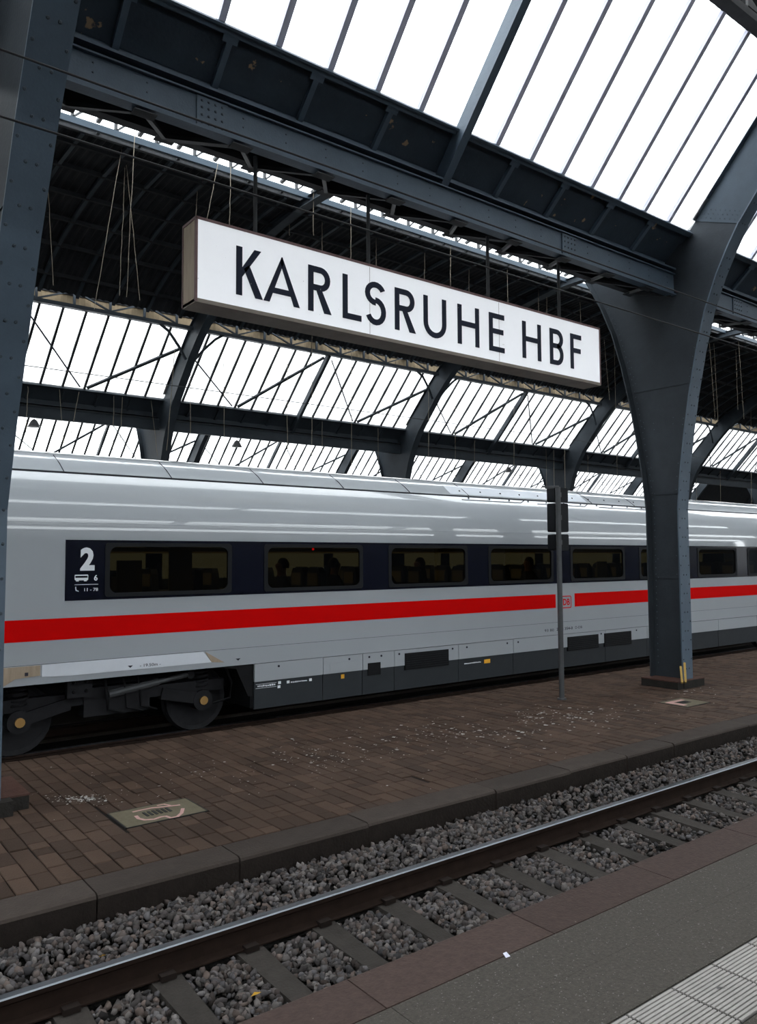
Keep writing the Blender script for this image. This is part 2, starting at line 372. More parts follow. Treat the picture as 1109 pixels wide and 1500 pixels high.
# ---- ballast bed with stones
bed = MB(); bed.add([(-14, 2.77, -.24), (60, 2.77, -.24), (60, 5.0, -.24), (60, 5.86, -.2), (-14, 5.86, -.2), (-14, 5.0, -.24)], [(0, 1, 2, 5), (5, 2, 3, 4)])
bed = props(bed.build('track_bed', 'soil'), 'grey crushed stone ballast bed between the two platforms', None, None, 'structure')
SLEEP_X = [3.76+.6*k for k in range(-8, 42)]
phi = (1+5**.5)/2
ICO = np.array([(-1, phi, 0), (1, phi, 0), (-1, -phi, 0), (1, -phi, 0), (0, -1, phi), (0, 1, phi), (0, -1, -phi), (0, 1, -phi), (phi, 0, -1), (phi, 0, 1), (-phi, 0, -1), (-phi, 0, 1)])/1.9
ICF = np.array([(0, 11, 5), (0, 5, 1), (0, 1, 7), (0, 7, 10), (0, 10, 11), (1, 5, 9), (5, 11, 4), (11, 10, 2), (10, 7, 6), (7, 1, 8), (3, 9, 4), (3, 4, 2), (3, 2, 6), (3, 6, 8), (3, 8, 9), (4, 9, 5), (2, 4, 11), (6, 2, 10), (8, 6, 7), (9, 8, 1)])
def rand_rot(n):
    q = rng.normal(size=(n, 4)); q /= np.linalg.norm(q, axis=1)[:, None]; a, b, c, d = q.T
    return np.stack([np.stack([1-2*(c*c+d*d), 2*(b*c-a*d), 2*(b*d+a*c)], -1), np.stack([2*(b*c+a*d), 1-2*(b*b+d*d), 2*(c*d-a*b)], -1), np.stack([2*(b*d-a*c), 2*(c*d+a*b), 1-2*(b*b+c*c)], -1)], 1)
def stones(n, x0, x1, y0, y1, smin, smax, zfun, flat=.75):
    P = np.stack([rng.uniform(x0, x1, n), rng.uniform(y0, y1, n)], 1)
    S = rng.uniform(smin, smax, n)
    ax = rng.uniform([.75, .6, .5], [1.35, 1.0, .85], (n, 3))
    V = ICO[None]*(1+rng.uniform(-.28, .28, (n, 12, 1)))*ax[:, None, :]
    V = np.einsum('nij,nkj->nki', rand_rot(n), V)*(S[:, None, None]/2)
    z = zfun(P[:, 0], P[:, 1])+rng.uniform(-.012, .022, n)
    V += np.stack([P[:, 0], P[:, 1], z], 1)[:, None, :]
    return P, S, V
def zcrib(x, y): return np.where(y > 5.1, -.205+.10*np.clip((y-5.1)/.5, 0, 1), -.215)
parts = []
for (n, x0, x1) in ((17000, .2, 6.0), (9500, 6.0, 12.0), (5000, 12.0, 22.0)):
    P, S, V = stones(n, x0, x1, 3.55, 5.90, .032, .072, zcrib)
    sx = np.array(SLEEP_X)+.11; near_s = np.abs(P[:, 0][:, None]-sx[None]).min(1)
    keep = ~((near_s < .105) & (P[:, 1] < 5.13) & (P[:, 1] > 3.0)) & ~(np.abs(P[:, 1]-5.035) < .085) & (P[:, 1] < 5.86-.02)
    parts.append((P[keep], S[keep], V[keep]))
P = np.concatenate([a[0] for a in parts]); S = np.concatenate([a[1] for a in parts]); V = np.concatenate([a[2] for a in parts])
D = np.stack([P[:, 0], P[:, 1], np.full(len(P), -.2)], 1)-EYE
Z = D@fw; U = 554.5+F_PX*(D@rt)/Z; Wv = 750-F_PX*(D@up)/Z
okv = (U > 5) & (U < 1104) & (Wv < 1495) & (S > .052) & (V[:, :, 2].mean(1) > -.21)
hid = (P[:, 1] < 3.9) | ((P[:, 1] > 4.75) & (P[:, 1] < 5.2))
score = np.where(okv & ~hid, S/Z, 0); order = np.argsort(-score)[:300]; ind = set(order.tolist())
def np_mesh(name, V, mtl, parent, kind=None):
    n = len(V); me = bpy.data.meshes.new(name); me.vertices.add(n*12); me.vertices.foreach_set('co', V.reshape(-1).astype('f4'))
    Fc = (ICF[None]+(np.arange(n)*12)[:, None, None]).reshape(-1)
    me.loops.add(n*60); me.loops.foreach_set('vertex_index', Fc.astype('i4')); me.polygons.add(n*20)
    me.polygons.foreach_set('loop_start', np.arange(0, n*60, 3, dtype='i4')); me.polygons.foreach_set('loop_total', np.full(n*20, 3, dtype='i4'))
    me.update(calc_edges=True); me.validate(); me.materials.append(M[mtl]); o = bpy.data.objects.new(name, me); COL.objects.link(o); o.parent = parent
    if kind: o['kind'] = kind
    return o
for i in order: np_mesh('ballast_stone', V[i:i+1], 'ballast', bed)
np_mesh('ballast_gravel', V[[i for i in range(len(V)) if i not in ind]], 'ballast_more', bed, 'stuff')

# ================================================================== TRAIN SHED
B = 11.87; HALF = 10.25
RIB = [((1.65, 8.42), (.75, 8.78)), ((2.1, 9.0), (1.25, 9.32)), ((2.75, 9.82), (1.95, 10.1)), ((3.3, 10.4), (2.75, 10.98)), ((3.95, 11.0), (3.5, 11.6)),
       ((5.0, 11.75), (4.7, 12.25)), ((6.3, 12.4), (6.15, 12.75)), ((7.6, 12.86), (7.5, 13.12)), ((9.0, 13.1), (9.0, 13.32)), ((10.25, 13.16), (10.25, 13.4))]
def ext_z(d):
    d = d if d <= HALF else 2*HALF-d
    xs = [.63]+[e[0] for _, e in RIB[1:]]; zs = [8.62]+[e[1] for _, e in RIB[1:]]
    return float(np.interp(d, xs, zs))
COLP = [(.31, MPZ), (.31, 2.0), (.31, 3.4), (.38, 4.1), (.48, 4.8), (.60, 5.5), (.77, 6.3), (.96, 7.0), (1.20, 7.6), (1.42, 8.03), (1.65, 8.42)]
COLP_WIDE = [(.31, MPZ), (.31, 2.0), (.33, 3.0), (.62, 3.75), (.98, 4.5), (1.40, 5.38), (1.86, 6.15), (2.3, 6.74), (2.75, 7.3), (3.1, 7.75), (3.4, 8.2)]
ROWY = {1: 8.53, 2: 29.03, 3: 49.53}
ROWX = {1: 13.46, 2: 11.41, 3: 9.36}
def wx(x, d, k): return x + k*d
def strip(mb, pts, x, w, th, Y, kf):      # flange following a (d, z) polyline
    rings = []
    for i, (d, z) in enumerate(pts):
        a = pts[max(i-1, 0)]; b = pts[min(i+1, len(pts)-1)]; td, tz = b[0]-a[0], b[1]-a[1]; l = math.hypot(td, tz); nd, nz = tz/l, -td/l
        X = x+kf(d)
        rings.append([(X-w/2, Y-d, z), (X+w/2, Y-d, z), (X+w/2, Y-d-nd*th, z+nz*th), (X-w/2, Y-d-nd*th, z+nz*th)])
    mb.loft(rings)
    return mb
def poly_sample(pts, step):
    out = []; 
    for (a, b) in zip(pts[:-1], pts[1:]):
        l = math.hypot(b[0]-a[0], b[1]-a[1]); n = max(1, int(round(l/step)))
        for i in range(n): t = i/n; out.append((a[0]+(b[0]-a[0])*t, a[1]+(b[1]-a[1])*t, (b[0]-a[0])/l, (b[1]-a[1])/l))
    return out
def make_column(row, x, label, prof=COLP, kfar=.1, knear=0.0, fw_=.33, mtl='steel', rivets=True, base=True, group=None):
    Y = ROWY[row]; t = thing('steel_column', (x, Y, MPZ), label, 'column', group)
    kf = lambda d: (knear*d if d > 0 else kfar*d)
    far = [(-d, z) for d, z in COLP]
    web = MB(); rings = []
    zl = sorted(set([z for _, z in prof]+[z for _, z in COLP]))
    for z in [z for z in zl if z <= min(prof[-1][1], 8.42)]:
        dn = float(np.interp(z, [q[1] for q in prof], [q[0] for q in prof])); df = float(np.interp(z, [q[1] for q in COLP], [-q[0] for q in COLP]))
        rings.append([(x+kf(s*1.0)+e, Y-s, z) for s, e in ((dn, -.012), (df, -.012), (df, .012), (dn, .012))])
    web.loft(rings)
    for s in (1, -1):
        dn = prof[-1][0] if s > 0 else 1.65; zt = prof[-1][1] if s > 0 else 8.42
        web.add([(x+kf(s*q), Y-s*q, z) for q, z in ((.3, zt), (dn, zt), (.75, 8.78), (.45, 8.6))], [(0, 1, 2, 3)])
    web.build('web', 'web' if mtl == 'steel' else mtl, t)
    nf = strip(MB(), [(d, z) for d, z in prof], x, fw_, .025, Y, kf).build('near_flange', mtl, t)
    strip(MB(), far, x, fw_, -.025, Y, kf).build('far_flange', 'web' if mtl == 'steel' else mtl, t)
    if rivets:
        rv = MB(); r = .017
        for i, (d, z, td, tz) in enumerate(poly_sample(prof[:-1], .17)):
            if z < .4: continue
            n = (0, -tz, -td); p0 = np.array([x+kf(d), Y-d, z])+np.array([0, -tz, -td])*.026
            for q in ((-.13, .13) if i % 2 else (-.045, .045)): rv.rivet(p0+np.array([q, 0, 0]), r, n)
        for z in np.arange(.5, 7.6, .12):          # rows along the web edges
            dn = float(np.interp(z, [q[1] for q in prof], [q[0] for q in prof])); df = float(np.interp(z, [q[1] for q in COLP], [-q[0] for q in COLP]))
            for d in (dn-.07, df+.07): rv.rivet((x+kf(d)-.03, Y-d, z), .012, (-1, 0, 0))
        for z0, n in ((2.15, 5), (2.5, 5), (5.0, 5), (5.12, 5), (5.9, 9), (6.05, 9), (6.25, 9), (6.4, 9), (3.75, 6), (4.0, 6), (4.25, 6)):
            dn = float(np.interp(z0, [q[1] for q in prof], [q[0] for q in prof]))-.12; df = float(np.interp(z0, [q[1] for q in COLP], [-q[0] for q in COLP]))+.12
            for q in np.linspace(df, dn, n): rv.rivet((x+kf(q)-.03, Y-q, z0+.03*math.sin(q*9)), .012, (-1, 0, 0))
        o = rv.build('rivet_pattern', 'rivet', t, recalc=False); o['kind'] = 'stuff'
        # splice plates on the web
        for za, zb in ((5.75, 6.5), (3.7, 4.35), (2.1, 2.6)):
            na = [float(np.interp(z, [q[1] for q in prof], [q[0] for q in prof]))-.03 for z in (za, zb)]; fa = [float(np.interp(z, [q[1] for q in COLP], [-q[0] for q in COLP]))+.03 for z in (za, zb)]
            MB().add([(x+kf(d)-e, Y-d, z) for e in (.012, .028) for d, z in ((na[0], za), (fa[0], za), (fa[1], zb), (na[1], zb))], [(0, 1, 2, 3), (7, 6, 5, 4), (0, 4, 5, 1), (1, 5, 6, 2), (2, 6, 7, 3), (3, 7, 4, 0)]).build('splice_plate', 'web', t)
    if base:
        b = MB(); b.box(x-.26, x+.26, Y-.42, Y+.42, MPZ+.001, MPZ+.14); b.build('base_plate', 'plinth_side', t)
    return t
def make_rib(row, x, k, label, full=True, w=.3, mtl='steel', start=None, group=None):
    Y = ROWY[row]; t = thing('roof_rib', (x, Y-HALF, 0), label, 'roof rib', group)
    I = [a for a, _ in RIB]; E = [b for _, b in RIB]
    if start: I = start[0]; E = start[1]
    I2 = [a for a, _ in RIB]; E2 = [b for _, b in RIB]
    I = I+[(2*HALF-d, z) for d, z in I2[-2::-1]]; E = E+[(2*HALF-d, z) for d, z in E2[-2::-1]]
    if not full: I = I[:10]; E = E[:10]
    kf = lambda d: k*d
    web = MB(); web.loft([[(x+kf(a[0])-.012, Y-a[0], a[1]), (x+kf(b[0])-.012, Y-b[0], b[1]), (x+kf(b[0])+.012, Y-b[0], b[1]), (x+kf(a[0])+.012, Y-a[0], a[1])] for a, b in zip(I, E)])
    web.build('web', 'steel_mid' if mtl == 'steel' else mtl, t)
    strip(MB(), I, x, w, .022, Y, kf).build('lower_flange', mtl, t)
    strip(MB(), E, x, w*.7, -.018, Y, kf).build('upper_flange', mtl, t)
    if row == 1:
        rv = MB()
        for i, (d, z, td, tz) in enumerate(poly_sample(I[:6], .17)):
            p0 = np.array([x, Y-d, z])+np.array([0, -tz, -td])*.024
            for q in ((-.115, .115) if i % 2 else (-.04, .04)): rv.rivet(p0+np.array([q, 0, 0]), .016, (0, -tz, -td))
            rv.rivet((x-.03, Y-d+.06*tz, z+.06*td), .012, (-1, 0, 0))
        for j in range(3):
            for q in np.linspace(.1, .9, 9):
                a, b = I[0], E[0]; rv.rivet((x-.03, Y-(a[0]+(b[0]-a[0])*q)-.05*j-.05, a[1]+(b[1]-a[1])*q+.06*j+.05), .012, (-1, 0, 0))
        o = rv.build('rivet_pattern', 'rivet', t, recalc=False); o['kind'] = 'stuff'
    return t

COL_NEAR = make_column(1, 13.46, 'riveted steel column flaring upward right of the station sign')
COL_LEFT = make_column(1, 1.585, 'riveted blue-grey steel column at the left edge of the photo', COLP_WIDE)
make_column(1, 13.46+B, 'far riveted column, next along the brick platform beyond the flaring one', rivets=False)
make_rib(1, 13.46, 0, 'steel rib rising from the column at the upper right corner')
stI = [(3.4, 8.2), (3.7, 8.75), (4.1, 9.45), (4.6, 10.2), (5.2, 11.0), (6.0, 11.8), (6.9, 12.45), (7.9, 12.9), (9.0, 13.1), (10.25, 13.16)]
make_rib(1, 1.585, 0, 'steel rib above the left column, mostly out of the picture', start=(stI, [b for _, b in RIB]))
make_rib(1, 13.46+B, 0, 'steel rib of the near hall beyond the upper right corner')
lab2 = {0: 'dark steel rib curving up behind the left end of the station sign', 1: 'dark steel rib behind the middle of the station sign',
        2: 'dark steel rib behind the right end of the station sign', -1: 'dark steel rib behind the left column'}
labc = {0: 'far steel column above the train, left of the sign middle', 1: 'far steel column above the train under the letters UHE',
        2: 'far steel column above the train beside the signal', -1: 'far steel column hidden behind the left column'}
RANGE2 = range(-1, 6); RANGE3 = range(-1, 9)
r2 = c2 = None
for n in RANGE2:
    x = ROWX[2]+n*B
    la = lab2.get(n, ['', '', '', 'first', 'second', 'third'][n]+' dark steel rib to the right of the flaring column'); lc = labc.get(n, ['', '', '', 'first', 'second', 'third'][n]+' far steel column to the right of the flaring column')
    if r2 is None:
        r2 = make_rib(2, x, .1, la, mtl='steel_far', group='ribs of the second hall'); c2 = make_column(2, x, lc, rivets=False, knear=.1, mtl='steel_far', base=False, group='columns of the second row'); x_0 = x
    else:
        copy_tree(r2, (x-x_0, 0, 0), label=la); copy_tree(c2, (x-x_0, 0, 0), label=lc)
r3 = None
for n in RANGE3:
    x = ROWX[3]+n*B
    if r3 is None:
        r3 = make_rib(3, x, .1, 'first distant steel rib from the left, just above the train roof', mtl='steel_far', group='ribs of the third hall'); x_0 = x
        c3 = make_column(3, x, 'first distant steel column from the left behind the train roof', rivets=False, knear=.1, mtl='steel_far', base=False, group='columns of the third row')
    else:
        nth = ['first', 'second', 'third', 'fourth', 'fifth', 'sixth', 'seventh', 'eighth', 'ninth', 'tenth'][n+1]
        copy_tree(r3, (x-x_0, 0, 0), label=nth+' distant steel rib from the left, just above the train roof'); copy_tree(c3, (x-x_0, 0, 0), label=nth+' distant steel column from the left behind the train roof')

# ---- valley girders between the columns
def make_girder(row, x, label, detail=True, knear=0.0, mt='steel', mp='steel_panel', group=None):
    Y = ROWY[row]; P_ = B/10
    t = thing('valley_girder', (x, Y, 7.5), label, 'girder', group)
    X = lambda q, d: x+q+(knear*d if d > 0 else .1*d)
    def xbox(mb, a, b, d0, d1, z0, z1):
        V = [(X(q, d), Y-d, z) for q in (a, b) for d in (d0, d1) for z in (z0, z1)]
        return mb.add(V, [(0, 1, 3, 2), (4, 6, 7, 5), (0, 4, 5, 1), (2, 3, 7, 6), (0, 2, 6, 4), (1, 5, 7, 3)])
    nb = MB(); xbox(nb, .02, B-.02, .29, .31, 7.49, 7.87); xbox(nb, .02, B-.02, .2, .36, 7.47, 7.495); xbox(nb, .02, B-.02, .2, .36, 7.865, 7.885)
    nb = nb.build('near_beam', mt, t)
    led = MB(); xbox(led, .02, B-.02, .14, .37, 7.955, 7.985); xbox(led, .02, B-.02, .12, .15, 7.88, 8.2); led.build('gutter_ledge', mt, t)
    fb = MB(); xbox(fb, .02, B-.02, -.56, -.42, 7.7, 7.74); xbox(fb, .02, B-.02, -.5, -.48, 7.7, 7.9); fb.build('far_beam', 'lattice', t)
    gu = MB(); xbox(gu, .02, B-.02, -.6, .28, 7.9, 7.93); gu.build('gutter', 'lattice', t)
    def on(q, s, lift=0.0):  # point on the sloping panel, s from 0 foot to 1 sill
        d = .16+.47*s; z = 8.16+.42*s; return (X(q, d), Y-d-lift*.66, z-lift*.74)
    for s_ in (1,):
        for i in range(10):
            a, b = i*P_, (i+1)*P_
            V = [on(a, 0), on(b, 0), on(b, 1), on(a, 1)]; V2 = [(p_[0], p_[1]+.02, p_[2]+.02) for p_ in V]
            MB().add(V+V2, [(0, 1, 2, 3), (7, 6, 5, 4), (0, 4, 5, 1), (2, 6, 7, 3), (1, 5, 6, 2), (3, 7, 4, 0)]).build('panel', mp, t)
            if i and i != 5:
                st = MB().bar(on(a, -.02, .03), on(a, .86, .03), .075, .07, (0, -.66, -.74)); st.bar(on(a, .80, .05), on(a, .99, .05), .19, .03, (0, -.66, -.74)); st.build('stiffener', mt, t)
    back = MB(); xbox(back, 0, B, -.66, -.62, 7.9, 8.6); back.build('back_panel', 'roof_in', t)
    sl = MB(); sl.bar(on(.02, 1.0, .03), on(B-.02, 1.0, .03), .10, .07, (0, -.66, -.74)); sl.bar(on(.02, 1.05, .07), on(B-.02, 1.05, .07), .03, .04, (0, -.66, -.74)); sl.build('glass_sill', mt, t)
    if detail:
        for i in range(10):
            q0 = i*P_+.3; N0 = (X(q0, .28), Y-.28, 7.46); F0 = (X(q0+P_/2, -.48), Y+.48, 7.68); N1 = (X(min(q0+P_, B-.1), .28), Y-.28, 7.46)
            MB().bar(N0, F0, .05, .05).build('brace', 'lattice', t); MB().bar(F0, N1, .085 if i % 4 == 1 else .05, .05).build('brace', 'lattice', t)
            for (gx, gy, gz), w_ in ((N0, .13), (F0, .12)): MB().box(gx-w_, gx+w_, gy-.07, gy+.07, gz-.032, gz-.02).build('gusset', 'lattice', t)
        rv = MB()
        for i in range(0, 20):
            for z in (7.57, 7.68, 7.79):
                rv.rivet((x+i*P_/2+.32, Y-.312, z), .012, (0, -1, 0))
        for q0 in (2.15, 8.6):
            for a in range(4):
                for z in (7.55, 7.64, 7.73, 7.81): rv.rivet((x+q0+a*.085, Y-.335, z), .018, (0, -1, 0))
        o = rv.build('rivet_pattern', 'rivet', t, recalc=False); o['kind'] = 'stuff'
        for q0 in (2.09, 8.54): MB().box(x+q0, x+q0+.39, Y-.333, Y-.30, 7.50, 7.86).build('splice_plate', mt, t)
    return t
ga = make_girder(1, 1.585, 'long steel valley girder running above the station sign')
copy_tree(ga, (B, 0, 0), label='steel valley girder right of the flaring column')
copy_tree(ga, (2*B, 0, 0), label='steel valley girder in the distance right of the column')
copy_tree(ga, (-B, 0, 0), label='steel valley girder left of the left column')
g2 = None
for n in list(RANGE2)[:-1]:
    x = ROWX[2]+n*B; la = {-1: 'dark girder above the train, left of the first far column', 0: 'dark girder above the train under the left half of the sign', 1: 'dark girder above the train under the right half of the sign'}.get(n, ['', '', 'first', 'second', 'third', 'fourth'][n]+' dark girder beyond the signal post, above the train roof')
    if g2 is None: g2 = make_girder(2, x, la, False, .1, 'steel_far', 'steel_far', 'girders of the second row'); x_0 = x
    else: copy_tree(g2, (x-x_0, 0, 0), label=la)
g3 = None
for n in list(RANGE3)[:-1]:
    x = ROWX[3]+n*B
    if g3 is None: g3 = make_girder(3, x, 'first distant girder from the left, low behind the train roof', False, .1, 'steel_far', 'steel_far', 'girders of the third row'); x_0 = x
    else: copy_tree(g3, (x-x_0, 0, 0), label=['first', 'second', 'third', 'fourth', 'fifth', 'sixth', 'seventh', 'eighth', 'ninth'][n+1]+' distant girder from the left, low behind the train roof')

# ---- glass bands, trusses, roofs of the halls
GA, GB = (.64, 8.64), (2.6, 10.86)       # (d, z) foot and head of the glass
def glass_hall(win, row, k, xs, gm, bm_, truss_m, diag, label, bw_=.055, n_pane=16):
    Y = ROWY[row]; root = thing(win, (xs[0], Y, 8.6), label, None, None, 'structure')
    P_ = B/n_pane
    def pt(x, s, lift=0.0):
        d = GA[0]+(GB[0]-GA[0])*s; z = GA[1]+(GB[1]-GA[1])*s
        return (x+k*d, Y-d-lift*.745, z-lift*.667)
    nrm = (0, -.745, -.667)
    pr = br = None
    for n, x in enumerate(xs):
        for i in range(n_pane):
            a, b = x+i*P_, x+(i+1)*P_
            if pr is None:
                V = [pt(a, 0), pt(b, 0), pt(b, 1), pt(a, 1)]; V2 = [pt(a, 0, -.006), pt(b, 0, -.006), pt(b, 1, -.006), pt(a, 1, -.006)]
                pr = MB().add(V, [(0, 1, 2, 3)]).build('pane', gm, root, recalc=False)
                br = MB().bar(pt(b, -.0, .03), pt(b, 1.0, .03), bw_, .07, nrm).build('glazing_bar', bm_, root); ref = a
            else:
                c = pr.copy(); COL.objects.link(c); c.location.x += a-ref
                if i < n_pane-1:
                    c = br.copy(); COL.objects.link(c); c.location.x += a-ref
        MB().bar(pt(x+B/2, -.28, .14), pt(x+B/2, 1.02, .14), .13, .22, nrm).build('mid_rafter', truss_m, root)
        if diag:
            for h0 in (0, B/2):
                cb = pt(x+h0+B*.235, .03, .08)
                MB().tube([pt(x+h0+.25, .70 if h0 == 0 else .95, .12), cb], .03, 6).build('tie_rod', truss_m, root)
                MB().bar(pt(x+h0+B*.255, .03, .1), pt(x+h0+B/2-.15, .97 if h0 == 0 else .75, .12), .095, .08, nrm).build('brace', truss_m, root)
    return root
def truss(row, k, xs, mtl, label, detail=True):
    Y = ROWY[row]; d = 2.72; P_ = B/10; first = None
    for x in xs:
        if first is not None:
            copy_tree(first, (x-xs[0], 0, 0), label=label[2][min(xs.index(x), len(label[2])-1)]); continue
        t = thing('truss_purlin', (x+k*d, Y-d, 10.9), label[2][0], 'truss', label[1]); X = lambda q: x+q+k*d
        MB().box(X(0), X(B), Y-d-.05, Y-d+.05, 11.42, 11.5).build('top_chord', mtl, t)
        MB().box(X(0), X(B), Y-d-.10, Y-d+.10, 10.80, 10.93).build('bottom_chord', mtl, t)
        for i in range(10):
            q = (i+.5)*P_
            MB().box(X(q)-.04, X(q)+.04, Y-d-.03, Y-d+.03, 10.95, 11.42).build('post', mtl, t)
            if i % 2 == 0:
                MB().bar((X(q), Y-d-.02, 11.4), (X(q-P_), Y-d-.02, 10.93), .05, .07, (0, -1, 0)).build('brace', mtl, t) if i else None
                MB().bar((X(q), Y-d-.02, 11.4), (X(q+P_), Y-d-.02, 10.93), .05, .07, (0, -1, 0)).build('brace', mtl, t)
                MB().box(X(q)-.14, X(q)+.14, Y-d-.06, Y-d-.045, 11.36, 11.48).build('gusset', mtl, t)
        for s in (1, -1):   # knee braces to the ribs
            q = 1.25 if s > 0 else B-1.25
            pts = [(X(q), Y-d, 10.85), (X(q-s*.35), Y-d-.02, 10.62), (X(q-s*.75), Y-d+.08, 10.2), (X(q-s*1.1), Y-d+.2, 9.75)]
            MB().tube(pts, .055, 6).build('knee_brace', mtl, t)
        bd = MB(); n = 120
        rows = []
        for i in range(n+1):
            q = B*i/n; o_ = .02 if i % 2 else 0
            rows.append([(X(q), Y-d+.16+o_, 10.9), (X(q), Y-d+.16+o_, 11.28)])
        bd.loft(rows, closed=False).build('boarding', 'beige', t, recalc=False)
        MB().box(X(0), X(B), Y-d+.12, Y-d+.2, 11.28, 11.75).build('fascia', 'roof_in', t)
        first = t
def roof(row, k, x0, x1, label, corr=False, rafters=False, glazed_ridge=True, n_raft=0):
    Y = ROWY[row]; nm = 'ceiling'
    root = thing(nm, (x0, Y-HALF, 12), label, None, None, 'structure')
    dl = list(np.linspace(2.95, 9.2, 13))
    for sgn in (0, 1):
        ds = dl if sgn == 0 else [2*HALF-d for d in dl]
        mb = MB(); out = MB()
        if corr and sgn == 0:
            n = int((x1-x0)/.055); rows = []
            for i in range(n+1):
                xq = x0+(x1-x0)*i/n; o_ = (.018 if i % 4 < 2 else -.018)
                rows.append([(xq+k*d, Y-d, ext_z(d)+.05+o_) for d in ds])
            mb.loft(rows, closed=False)
        else: mb.loft([[(xq+k*d, Y-d, ext_z(d)+.05) for d in ds] for xq in (x0, x1)], closed=False)
        mb.build('roof_sheet', 'roof_in', root, recalc=False)
        out.loft([[(xq+k*d, Y-d, ext_z(d)+.16) for d in ds] for xq in (x0, x1)], closed=False)
        out.build('roof_covering', 'roof_out', root, recalc=False)
        if rafters:
            for d in ds[1:-1:2]:
                MB().bar((x0+k*d, Y-d, ext_z(d)-.01), (x1+k*d, Y-d, ext_z(d)-.01), .09, .12).build('purlin', 'roof_in', root)
        if rafters and sgn == 0:
            for i in range(n_raft):
                xq = x0+B/20+i*B/10
                mb = MB(); rings = []
                for d in ds: rings.append([(xq+k*d-.05, Y-d, ext_z(d)-.06), (xq+k*d+.05, Y-d, ext_z(d)-.06), (xq+k*d+.05, Y-d, ext_z(d)+.04), (xq+k*d-.05, Y-d, ext_z(d)+.04)])
                mb.loft(rings).build('rafter', 'steel_far', root)
    # ridge light
    for sgn in (1, -1):
        dB = HALF-sgn*.7; dE = HALF-sgn*1.05
        MB().bar((x0+k*dB, Y-dB, 13.37), (x1+k*dB, Y-dB, 13.37), .10, .17).build('ridge_beam', 'ridge', root)
        MB().bar((x0+k*dE, Y-dE, 13.36), (x1+k*dE, Y-dE, 13.36), .10, .07).build('ridge_kerb', 'lattice', root)
    MB().add([(x0+k*(HALF-1.1), Y-HALF+1.1, 13.75), (x1+k*(HALF-1.1), Y-HALF+1.1, 13.75), (x1+k*HALF, Y-HALF, 14.0), (x0+k*HALF, Y-HALF, 14.0), (x1+k*(HALF+1.1), Y-HALF-1.1, 13.75), (x0+k*(HALF+1.1), Y-HALF-1.1, 13.75)], [(0, 1, 2, 3), (3, 2, 4, 5)]).build('ridge_glass', 'glass', root, recalc=False)
    if rafters:
        i = 0; xq = x0+.3
        while xq < x0+9*B:
            MB().bar((xq+k*(HALF-1.1), Y-HALF+1.1, 13.38), (xq+k*(HALF-.7), Y-HALF+.7, 13.46), .07, .06).build('ridge_bracket', 'lattice', root)
            MB().bar((xq+k*(HALF-1.0), Y-HALF+1.0, 13.7), (xq+k*HALF, Y-HALF, 13.95), .10, .08).build('ridge_bar', 'lattice', root)
            MB().bar((xq+.35+k*(HALF-.74), Y-HALF+.74, 13.45), (xq+.35+k*(HALF-.74), Y-HALF+.74, 13.9), .09, .07, (1, 0, 0)).build('ridge_post', 'lattice', root)
            MB().bar((xq+.35+k*(HALF-.72), Y-HALF+.72, 13.46), (xq+.80+k*(HALF-.72), Y-HALF+.72, 13.9), .05, .05, (0, 1, 0)).build('ridge_diagonal', 'lattice', root)
            xq += B/11
    return root
def plain_glass_side(row, k, x0, x1, parent):     # the glass band on the camera side of a hall, seen only from other places
    Y = ROWY[row]
    for (d0, z0), (d1, z1), mt in (((2*HALF-GA[0], GA[1]), (2*HALF-GB[0], GB[1]), 'glass'), ((2*HALF-GB[0], GB[1]), (2*HALF-2.95, 11.25), 'roof_in'), ((2*HALF-.2, 8.1), (2*HALF-GA[0], GA[1]), 'roof_in')):
        MB().add([(x0+k*d0, Y-d0, z0), (x1+k*d0, Y-d0, z0), (x1+k*d1, Y-d1, z1), (x0+k*d1, Y-d1, z1)], [(0, 1, 2, 3)]).build('pane' if mt == 'glass' else 'roof_edge', mt, parent, recalc=False)

xs1 = [1.585+B*n for n in (-1, 0, 1, 2)]
w1 = glass_hall('window_1', 1, 0.0, xs1, 'glass', 'bar', 'steel', False, 'sloping white glass band of the near hall at the top', bw_=.085)
truss(1, 0.0, xs1, 'lattice', ('', 'truss purlins of the near hall', ['lattice purlin over the near glass left of the picture', 'lattice purlin over the near glass at the upper right corner', 'lattice purlin of the near hall beyond the upper right corner', 'last lattice purlin of the near hall to the right']))
c1 = roof(1, 0.0, -60, 100, 'dark roof of the near hall overhead')
plain_glass_side(1, 0.0, -60, 100, c1)
xs2 = [ROWX[2]+n*B for n in list(RANGE2)[:-1]]
glass_hall('window_2', 2, .1, xs2, 'glass_roof_band', 'bar_dark', 'steel_far', True, 'long glass band above the train behind the sign', bw_=.075)
truss(2, .1, xs2, 'steel_far', ('', 'truss purlins of the second hall', ['dark lattice purlin on the glass left of the sign', 'dark lattice purlin on the glass under the letters KARL', 'dark lattice purlin on the glass under the letters UHE HBF', 'dark lattice purlin on the glass just behind the flaring column', 'dark lattice purlin on the glass right of the flaring column', 'farthest dark lattice purlin at the right edge']))
c2_ = roof(2, .1, xs2[0]-5*B, xs2[-1]+2*B, 'sooty corrugated roof of the second hall behind the sign', True, True, True, 115)
plain_glass_side(2, .1, xs2[0]-60, xs2[-1]+B, c2_)
xs3 = [ROWX[3]+n*B for n in list(RANGE3)[:-1]]
glass_hall('window_3', 3, .1, xs3[:7], 'glass_roof_band', 'bar_dark', 'steel_far', True, 'low glass band showing between the train roof and the dark girder', bw_=.105)
c3_ = roof(3, .1, xs3[0]-60, xs3[-1]+B, 'roof of the third hall behind the train')
plain_glass_side(3, .1, xs3[0]-60, xs3[-1]+B, c3_)
dk = MB(); a_ = xs3[7]
